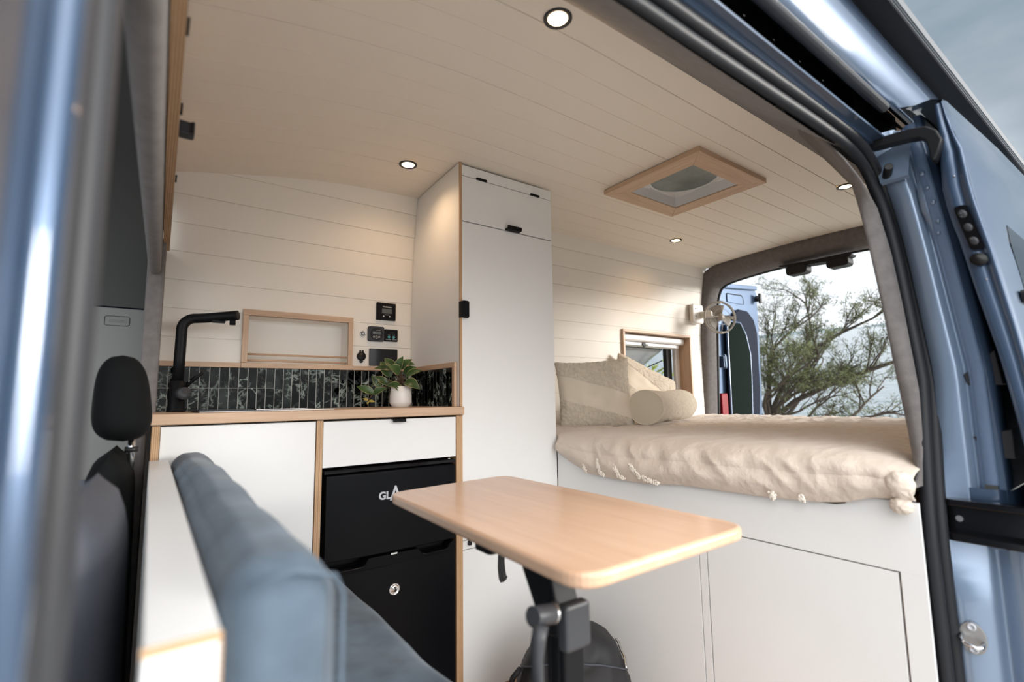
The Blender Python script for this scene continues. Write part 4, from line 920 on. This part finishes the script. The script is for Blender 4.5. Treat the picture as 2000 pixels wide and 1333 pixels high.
for k in range(5):
    for j in range(2): mb.cyl((1.925 + .158 * math.cos(R(255 + 8 * k)) * -1, 1.285 + .158 * math.sin(R(75 + 8 * k)) + .004 * j, 1.9385 - .004 * j), .002, .002, n=8)
obje('insect_mesh', mb, 'dgrey', rv)
obj('dome', MB().loft([ring(.149, .149, 1.946), ring(.13, .13, 1.953), ring(.08, .08, 1.958), ring(.001, .001, 1.960)]), 'roofpl', rv)
lights = [(.769, .842, 'ceiling downlight at the top edge of the picture, nearest the doorway'), (.785, 1.772, 'ceiling downlight above the kitchen beside the tall cabinet'), (2.543, 1.775, 'ceiling downlight past the roof vent, towards the back window wall'), (2.532, .852, 'ceiling downlight half hidden by the grey carpet lining at right')]
for i, (x, y, lb) in enumerate(lights):
    z = ceil_z(x, y) - .0008; o = thing('downlight', (x, y, z), 'round dark-rimmed ' + lb, 'ceiling light', 'ceiling downlights')
    obj('bezel', MB().lathe([(.036, 0), (.036, -.003), (.032, -.0045), (.025, -.003), (.025, 0)], (x, y, z), n=32, capa=False), 'dgrey', o)
    obj('lens', MB().lathe([(.0, -.0022), (.018, -.0022), (.0248, -.0018)], (x, y, z), n=28, capa=False), 'led', o, label='glowing warm lens')
    ld_ = D.lights.new('downlight_glow', 'SPOT'); ld_.energy = 3.0; ld_.color = (1, .66, .38); ld_.spot_size = R(150); ld_.spot_blend = .9; ld_.shadow_soft_size = .024
    lo = D.objects.new('downlight_glow', ld_); COL.objects.link(lo); lo.parent = o; lo.location = (0, 0, -.012)

# ------------------------------------------------------------------ swivel table
tb_ = thing('swivel_table', (.59, .67, -.12), 'pale timber swivel table on a black post in the middle of the van', 'table')
def rpoly(c, r, n=8):
    out = []; m = len(c)
    for i in range(m):
        p = Vector(c[i]); a = (Vector(c[i - 1]) - p).normalized(); b = (Vector(c[(i + 1) % m]) - p).normalized()
        for k in range(n + 1):
            t = k / n; out.append(p + a * r * (1 - t) ** 2 + b * r * t ** 2)
    return [(q.x, q.y) for q in out]
mb = MB().prism(rpoly([(.499, .530), (.953, .532), (.963, 1.368), (.532, 1.318)], .055), 'z', .675, .700)
obj('tabletop', mb, 'table', tb_, bevel=.008, seg=4)
obj('mount_plate', MB().rbox(.66, .86, .77, .98, .667, .6745, 'z', .02), 'blackp', tb_)
obj('post', MB().rbox(.565, .612, .645, .692, -.12, .575, 'z', .006).box(.562, .566, .655, .660, -.12, .57).box(.562, .566, .675, .68, -.12, .57), 'black', tb_, bevel=.002)
obj('post_cap', MB().rbox(.559, .616, .632, .655, .540, .613, 'y', .008), 'dgrey', tb_, bevel=.006)
obj('arm', MB().prism([(.650, .560), (.652, .612), (.672, .6715), (.76, .6715), (.74, .640), (.70, .575), (.685, .555)][::-1], 'x', .556, .606).rbox(.55, .72, .84, .90, .645, .6628, 'z', .01), 'black', tb_, bevel=.004)
obj('clamp', MB().tube([(.484, .622, .622), (.528, .630, .613)], .0150, 18).tube([(.526, .630, .613), (.562, .66, .61)], .008, 12), 'dgrey', tb_, bevel=.001)
obj('clamp_ring', MB().tube([(.5282, .630, .613), (.533, .6305, .612)], .0152, 16), 'steel', tb_)
obj('clamp_lever', MB().tube([(.494, .615, .610), (.486, .612, .590), (.482, .610, .565), (.483, .610, .54), (.488, .612, .515)], [.012, .011, .009, .0085, .0065], 14), 'dgrey', tb_)
mb = MB().prism([(1.00, .672), (1.022, .672), (1.009, .655), (1.002, .635), (1.000, .612), (1.002, .590), (1.005, .577), (1.010, .573), (1.006, .566), (.996, .560), (.990, .572), (.987, .60), (.989, .635), (.995, .66)], 'x', .700, .712)
for v in mb.v: d = v.y - 1.0; v.x = .762 + (v.x - .706) + d * .8; v.z -= .082; v.y = 1.10 + d * -.2; v.z = v.z if v.z < .575 else v.z + (v.z - .575) * 5.0
mb.v = [Vector((v.x, v.y, min(v.z, .671))) for v in mb.v]
lv = obj('swivel_lever', mb, 'blackp', tb_, bevel=.002, label='curved black lever under the top')

# ------------------------------------------------------------------ bench seat with cushions
bn_ = thing('bench_seat', (.25, 1.0, -.12), 'white bench seat box with a tall white back partition behind the front seats', 'bench')
box('back_partition', .004, .0465, .395, 1.63, -.12, .800, 'white', bn_, .0015)
obj('edge_strip', MB().box(.0035, .047, .3938, .3955, .7945, .8003), 'ply_z', bn_)
obj('edge_strip', MB().box(.0462, .0475, .3938, .3955, -.12, .7943), 'ply_z', bn_)
box('seat_box', .048, .455, .42, 1.62, -.12, .325, 'white', bn_, .0015)
def soft(name, x0, x1, y0, y1, z0, z1, r, lab, mat_='denim', wob_=.009, skew=0):
    mb = MB(); n = 14; c = Vector(((x0 + x1) / 2, (y0 + y1) / 2, (z0 + z1) / 2)); h = Vector(((x1 - x0) / 2, (y1 - y0) / 2, (z1 - z0) / 2))
    import bmesh
    bm = bmesh.new(); bmesh.ops.create_cube(bm, size=2); bmesh.ops.subdivide_edges(bm, edges=bm.edges[:], cuts=40, use_grid_fill=True)
    me = D.meshes.new('t'); bm.verts.ensure_lookup_table()
    vs = []
    for v in bm.verts:
        q = Vector([v.co[i] * h[i] for i in range(3)])
        # remap so the edge loops gather near the rounded borders
        core = Vector([max(-h[i] + r, min(h[i] - r, q[i])) for i in range(3)]); d = q - core
        if d.length > 1e-7: q = core + d.normalized() * r
        q += Vector([math.copysign(.010, q[i]) * (1 if i == [k for k in range(3) if abs(abs(v.co[k]) - 1) < 1e-5][0] else 0) * (1 - v.co[(i + 1) % 3] ** 2) * (1 - v.co[(i + 2) % 3] ** 2) for i in range(3)])
        q += Vector([noise.noise(q * 6 + Vector((i * 9, 0, 0))) * wob_ for i in range(3)])
        vs.append(c + q)
    fs = [tuple(v.index for v in f.verts) for f in bm.faces]; bm.free(); D.meshes.remove(me)
    mb.add(vs, fs, True); return obj(name, mb, mat_, label=lab, cat='cushion')
bk = soft('back_cushion', .052, .138, .432, 1.615, .44, .818, .034, 'long blue-grey velvet back cushion standing along the white partition')
se = soft('seat_cushion', .150, .470, .45, 1.625, .335, .452, .026, 'flat blue-grey velvet seat cushion on the bench beside the fridge')
obj('piping', MB().tube([(.139, .437, z) for z in (.47, .6, .7, .79)] + [(.132, .435, .806), (.10, .433, .817), (.065, .433, .812)], .0022, 6), 'denim', bk)

# ------------------------------------------------------------------ backpack on the floor
bp_ = thing('backpack', (1.17, 1.29, -.12), 'black nylon backpack on the floor behind the table post', 'backpack')
def pack(u, v):
    a = u * 2 * math.pi; t = v
    rx = .19 * (1 - .42 * max(0, t - .35) ** 1.3 * 1.7) ; ry = .125 * (1 - .30 * max(0, t - .4) ** 1.4 * 1.6)
    if t > .8: s = math.sqrt(max(0, 1 - ((t - .8) / .2) ** 2)); rx *= .25 + .75 * s; ry *= .2 + .8 * s
    if t == 1: rx = ry = .0
    c, s = math.cos(a), math.sin(a); c = math.copysign(abs(c) ** .75, c); s = math.copysign(abs(s) ** .75, s)
    q = Vector((rx * c, ry * s, .325 * t)); q += Vector((q.x, q.y, 0)).normalized() * (abs(noise.noise(q * 14)) * -.014 + .004) if t < .98 else Vector((0, 0, 0))
    q.rotate(Euler((0, 0, R(-35)))); return Vector((1.17, 1.29, -.119)) + q
obj('bag_body', MB().grid(pack, 72, 40), 'bag', bp_)
def onp(u, v, off=.004):
    p = pack(u, v); c = Vector((1.17, 1.29, p.z)); d = (p - c); return p + (d.normalized() * off if d.length > 1e-4 else Vector((0, 0, off)))
obj('front_pocket', MB().grid(lambda u, v: onp(.55 + .36 * u, .08 + .42 * v, .012 + .022 * math.sin(math.pi * u) ** .5 * math.sin(math.pi * v) ** .5), 24, 16), 'bag', bp_)
obj('zip', MB().tube([onp(.50 + .46 * k / 20, .62 + .17 * math.sin(math.pi * k / 20), .004) for k in range(21)], .0028, 6), 'seatgrey', bp_)
obj('reflective_piping', MB().tube([onp(.93 + .10 * k / 8, .66 + .14 * k / 8, .008) for k in range(9)], .0045, 6), 'steel', bp_, label='silver reflective piping')
obj('badge', MB().tube([onp(.66, .80, .004), onp(.69, .795, .004)], .003, 6), 'chrome', bp_)
obj('top_handle', MB().tube([onp(.70, .93, .0), onp(.71, .96, .03) + Vector((0, 0, .02)), onp(.2, .96, .01) + Vector((0, 0, .02)), onp(.22, .93, 0)], .007, 8), 'bag', bp_)
obj('strap', MB().tube([onp(.52, .62, .01), onp(.50, .5, .022), onp(.50, .3, .03), onp(.51, .1, .02)], .009, 8), 'bag', bp_)
obj('buckle', MB().box(-.01, .01, -.008, .008, -.012, .012), 'gloss', bp_, bevel=.002); D.objects['buckle'].location = onp(.51, .34, .042) - world_loc(bp_); 
for v in D.objects['buckle'].data.vertices: v.co += world_loc(bp_)

# ------------------------------------------------------------------ overhead locker and cab
ol = thing('overhead_locker', (.01, 1.3, 1.472), 'overhead locker front of striped plywood edge seen edge-on at top left', 'locker')
rows_ = []
mb = MB(); n = 24
def ox(y): return lerp(.0015, .0140, (y - .725) / 1.275)
vs = []; 
for i in range(n + 1):
    y = lerp(.50, 2.035, i / n); zt = ceil_z(.0, y) - .004; vs += [(ox(y) - .010, y, 1.4735), (ox(y) + .0085, y, 1.4735), (ox(y) + .0085, y, zt), (ox(y) - .010, y, zt)]
fs = [(i * 4 + k, i * 4 + (k + 1) % 4, (i + 1) * 4 + (k + 1) % 4, (i + 1) * 4 + k) for i in range(n) for k in range(4)] + [(0, 3, 2, 1), (n * 4, n * 4 + 1, n * 4 + 2, n * 4 + 3)]
mb.add(vs, fs, False); obj('door_panel', mb, 'ply_x', ol)
mb = MB().prism([(.0, 0), (.020, .001), (.024, .005), (.024, .020), (.021, .020), (.020, .006), (.0, .004)], 'z', 0, 0) if False else MB()
yh = 1.135
mb = MB().prism([(ox(yh) + .009, yh - .03), (ox(yh) + .026, yh - .028), (ox(yh) + .032, yh - .034), (ox(yh) + .0345, yh - .032), (ox(yh) + .0345, yh - .004), (ox(yh) + .030, yh), (ox(yh) + .009, yh)], 'z', 1.474, 1.499)
obj('handle', mb, 'dgrey', ol, bevel=.002)
for y in (.78, 1.02, 1.36): obj('hinge', MB().rbox(ox(y) + .0088, ox(y) + .0122, y - .02, y + .02, 1.474, 1.4775, 'x', .001), 'black', ol)
# cab trim beyond the front seats
ct = thing('cab_pillar_trim', (-.12, 2.2, .8), 'light grey moulded pillar trim with an embossed oval badge behind the headrest', 'trim')
obj('panel', MB().box(-.40, -.006, 2.19, 2.2, .7, 1.285), 'trimgrey', ct, bevel=.004)
obj('upper_panel', MB().loft([[Vector((x, y, z)) for x in (-.45, -.006)] for y, z in ((2.185, 1.288), (2.175, 1.32), (2.15, 1.40), (2.12, 1.46), (2.06, 1.62), (1.9, 1.78), (1.4, 1.86), (.6, 1.86))]), 'trimdark', ct)
bx = (-.146, -.077, 1.222, 1.255)
obj('badge_outline', MB().tube([(-.141, 2.1895, 1.222), (-.082, 2.1895, 1.222), (-.077, 2.1895, 1.227), (-.077, 2.1895, 1.250), (-.082, 2.1895, 1.255), (-.141, 2.1895, 1.255), (-.146, 2.1895, 1.250), (-.146, 2.1895, 1.227)], .0011, 6, closed=True), 'dgrey', ct)
text('AIRBAG', .015, (-.111, 2.1895, 1.2385), (R(90), 0, 0), 'trimgrey', ct, depth=.0008)
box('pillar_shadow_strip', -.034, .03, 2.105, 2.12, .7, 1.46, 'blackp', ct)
box('door_card', -.5, .0, 2.20, 2.22, 0, .86, 'paint', ct)
def seat(nm, y, lab, sc_=1, xo=0, head=True, m='seatfab', zt=.845):
    o = thing(nm, (-.14 + xo, y, 0), lab, 'seat')
    def backf(u, v):
        a = u * 2 * math.pi; c, s = math.cos(a), math.sin(a); c = math.copysign(abs(c) ** .6, c); s = math.copysign(abs(s) ** .6, s)
        w_ = .235 * (1 - .28 * max(0, v - .5) ** 1.5 * 2); th = .055 * (1 - .2 * v)
        if v > .86: q = math.sqrt(max(0, 1 - ((v - .86) / .14) ** 2)); w_ *= .8 + .2 * q; th *= .1 + .9 * q
        if v == 1: th = 0
        return Vector((-.065 + xo - .07 * v * 0 + th * c, y + w_ * s, lerp(.10, zt, v)))
    obj('backrest', MB().grid(backf, 48, 30), m, o)
    if head:
        def hf(u, v):
            a = u * 2 * math.pi; c, s = math.cos(a), math.sin(a); c = math.copysign(abs(c) ** .7, c); s = math.copysign(abs(s) ** .7, s)
            k = max(0, 1 - abs(2 * v - 1) ** 4.5) ** .5
            w_ = .140 * k * (1 - .34 * v ** 2); th = .058 * k * (1 - .30 * v ** 2)
            return Vector((-.060 + xo + th * c + .012 * (1 - v), y + w_ * s, lerp(.862, 1.066, v)))
        obj('headrest', MB().grid(hf, 40, 28), m, o)
        for dy in (-.05, .05): obj('headrest_post', MB().tube([(-.030 + xo, y + dy, .80), (-.032 + xo, y + dy, .88)], .006, 10), 'chrome', o)
        obj('post_collar', MB().cyl((-.030 + xo, y - .05, .84), .013, .012), 'blackp', o)
    obj('seat_cushion', MB().rbox(-.62 + xo, -.11 + xo, y - .24, y + .24, .30, .44, 'x', .05), m, o, bevel=.03, seg=3)
    return o
seat('driver_seat', 1.50, 'black driver seat with tall rounded headrest, beyond the near seat')
seat('passenger_seat', .86, 'charcoal near front seat with rounded shoulder, low beside the partition', head=False, m='seatgrey', xo=.005, zt=.845)
box('cab_floor', -2.2, -.91, .25, 2.2, -.16, -.12, 'blackp', label='black rubber floor of the driving cab', cat='floor mat')

# ------------------------------------------------------------------ outdoors (the van stands on a slope)
S = .118
def G(x, y, h=0): return Vector((x, y, -1.25 + S * x + h))
obj('ground', MB().grid(lambda u, v: G(lerp(-14, 9.6, u), lerp(-22, 22, v), .05 * noise.noise(Vector((u * 9, v * 9, 0)))), 40, 40), 'sand', loc=(0, 0, -1.15), label='pale sandy ground around the van sloping to the sea', cat='ground', kind='structure')
obj('sea', MB().grid(lambda u, v: G(9 + 900 * u ** 3, lerp(-700, 900, v), -.25), 12, 12), 'water', loc=(9, 0, -.3), label='pale rippled sea behind the tree', cat='sea', kind='stuff')
pts = []
mb = MB(); rows = []
for i in range(60):
    y = lerp(-350, 700, i / 59); h = 3 + 9 * abs(noise.noise(Vector((i * .13, 0, 0)))) + 2 * noise.noise(Vector((i * .5, 1, 0))); b = G(600 + 20 * math.sin(i), y, -1)
    rows.append([b, b + Vector((8, 0, max(1, h))), b + Vector((60, 0, max(1, h) * 1.1))])
obj('far_shore', MB().loft(rows), 'hill', label='hazy low hills on the far shore', cat='hills', kind='stuff')
def tree(base, h, seed, label, spread_=1.0, lean=(0, 0, 0), nb=7, fol=1, limbs=()):
    rs = random.Random(seed); br = MB(); fo_ = MB(); base = Vector(base); tips = []
    def grow(p, d, L_, r, dep):
        path = [p.copy()]; q = p.copy(); dd = d.copy(); n = 6
        for i in range(n):
            dd += Vector((rs.uniform(-.16, .16), rs.uniform(-.16, .16), rs.uniform(-.13, .15))) * (1 + dep * .4); dd.normalize(); q = q + dd * L_ / n; path.append(q.copy())
        br.tube(path, [lerp(r, r * .45, i / n) for i in range(n + 1)], 7 if dep < 2 else 4, caps=False)
        if dep >= 2:
            for t in (1, 2, 3, 4, 5, 6): tips.append((path[t], dd.copy(), dep))
        if dep < 4:
            for k in range(4 if dep < 3 else 3):
                t = rs.randint(2, n); a = rs.uniform(0, 6.28); nd = (dd + Vector((math.cos(a), math.sin(a), rs.uniform(-.25, .55))) * rs.uniform(.5, .95) * spread_).normalized()
                grow(path[t], nd, L_ * rs.uniform(.5, .72), r * (.55 - .04 * dep), dep + 1)
    for k in range(nb):
        a = rs.uniform(0, 6.28) if k else 0; d = (Vector((math.cos(a) * .8, math.sin(a) * .8, rs.uniform(.25, 1.0))) + Vector(lean)).normalized()
        grow(base + Vector((0, 0, h * rs.uniform(.02, .28))), d, h * rs.uniform(.42, .6), h * .018, 0)
    for L in limbs:
        L = [Vector(p) for p in L]; n_ = len(L); br.tube(L, [lerp(h * .02, h * .006, i / (n_ - 1)) for i in range(n_)], 7, caps=False)
        for i in range(1, n_):
            for _ in range(3):
                a = rs.uniform(0, 6.28); grow(L[i], ((L[i] - L[i - 1]).normalized() + Vector((math.cos(a) * .6, math.sin(a) * .6, rs.uniform(.1, .9)))).normalized(), h * rs.uniform(.14, .26), h * .006, 2)
    br.tube([base - Vector((0, 0, .45)), base + Vector((.02, 0, h * .15)), base + Vector((0, .03, h * .32))], [h * .045, h * .035, h * .02], 10)
    o = thing('tree', base, label, 'tree')
    for p, d, dep in tips:
        if rs.random() > fol * (1 if p.z > base.z + h * .52 else .28): continue
        for _ in range(5):
            c = p + Vector((rs.uniform(-1, 1), rs.uniform(-1, 1), rs.uniform(-.6, .8))) * h * .02
            e = Vector((rs.uniform(-1, 1), rs.uniform(-1, 1), rs.uniform(-.9, .5))).normalized() * h * rs.uniform(.012, .035); s = e.cross(Vector((rs.uniform(-1, 1), rs.uniform(-1, 1), 1))).normalized() * h * .0018
            fo_.add([c - s, c + s, c + e * .6 + s * 1.3, c + e], [(0, 1, 2, 3)], False)
    obj('branches', br, 'bark', o); obj('foliage', fo_, 'needle', o, kind='stuff'); return o
tree((7.1, 3.62, .0), 2.0, 23, 'spreading fine-leaved tree by the water, its trunk beside the open rear door', 1.0, (-.1, -.45, .15), 6, .50,
     [[(7.1, 3.6, .55), (7.05, 3.2, .86), (7, 2.75, 1.06), (7, 2.3, 1.22), (7, 1.9, 1.36), (6.95, 1.5, 1.45)], [(7.1, 3.6, .6), (7.2, 3.4, 1.1), (7.1, 3.0, 1.5), (7.1, 2.6, 1.72), (7.0, 2.2, 1.85)], [(7.1, 3.6, .6), (7.2, 3.6, 1.2), (7.0, 3.4, 1.6), (7.0, 3.1, 1.85)]])
rs = random.Random(2); mb = MB()
for _ in range(12000):
    a = rs.uniform(0, 6.28); r = rs.random() ** .5; c = Vector((8.2 + .5 * math.sin(a) * r, 3.0 + 1.05 * math.cos(a) * r, -.30 + 1.58 * rs.random() * (1 - r * .75) + .1 * noise.noise(Vector((a, r * 4, 0)))))
    e = Vector((rs.uniform(-1, 1), rs.uniform(-1, 1), rs.uniform(-.3, 1))).normalized() * rs.uniform(.03, .09); s = e.cross(Vector((rs.uniform(-1, 1), 1, 1))).normalized() * .006
    mb.add([c - s, c + s, c + e * .7 + s, c + e], [(0, 1, 2, 3)], False)
obj('shrub', mb, 'needle', label='low dark green shrubs along the shore below the tree', cat='shrub')
rs = random.Random(4); mb = MB()
for _ in range(2800):
    c = Vector((rs.uniform(3.6, 6.2), rs.uniform(3.4, 4.6), 0)); c.z = rs.uniform(-.7, 1.0 + .28 * math.sin(c.x * 5) + .1)
    e = Vector((rs.uniform(-1, 1), rs.uniform(-1, 1), rs.uniform(0, 1.4))).normalized() * rs.uniform(.08, .2); s = e.cross(Vector((0, 1, .3))).normalized() * .022
    mb.add([c, c + e * .4 + s, c + e, c + e * .4 - s], [(0, 1, 2, 3)], False)
obj('hedge', mb, 'shrub', label='bright yellow-green leafy bush outside the bed window', cat='hedge')
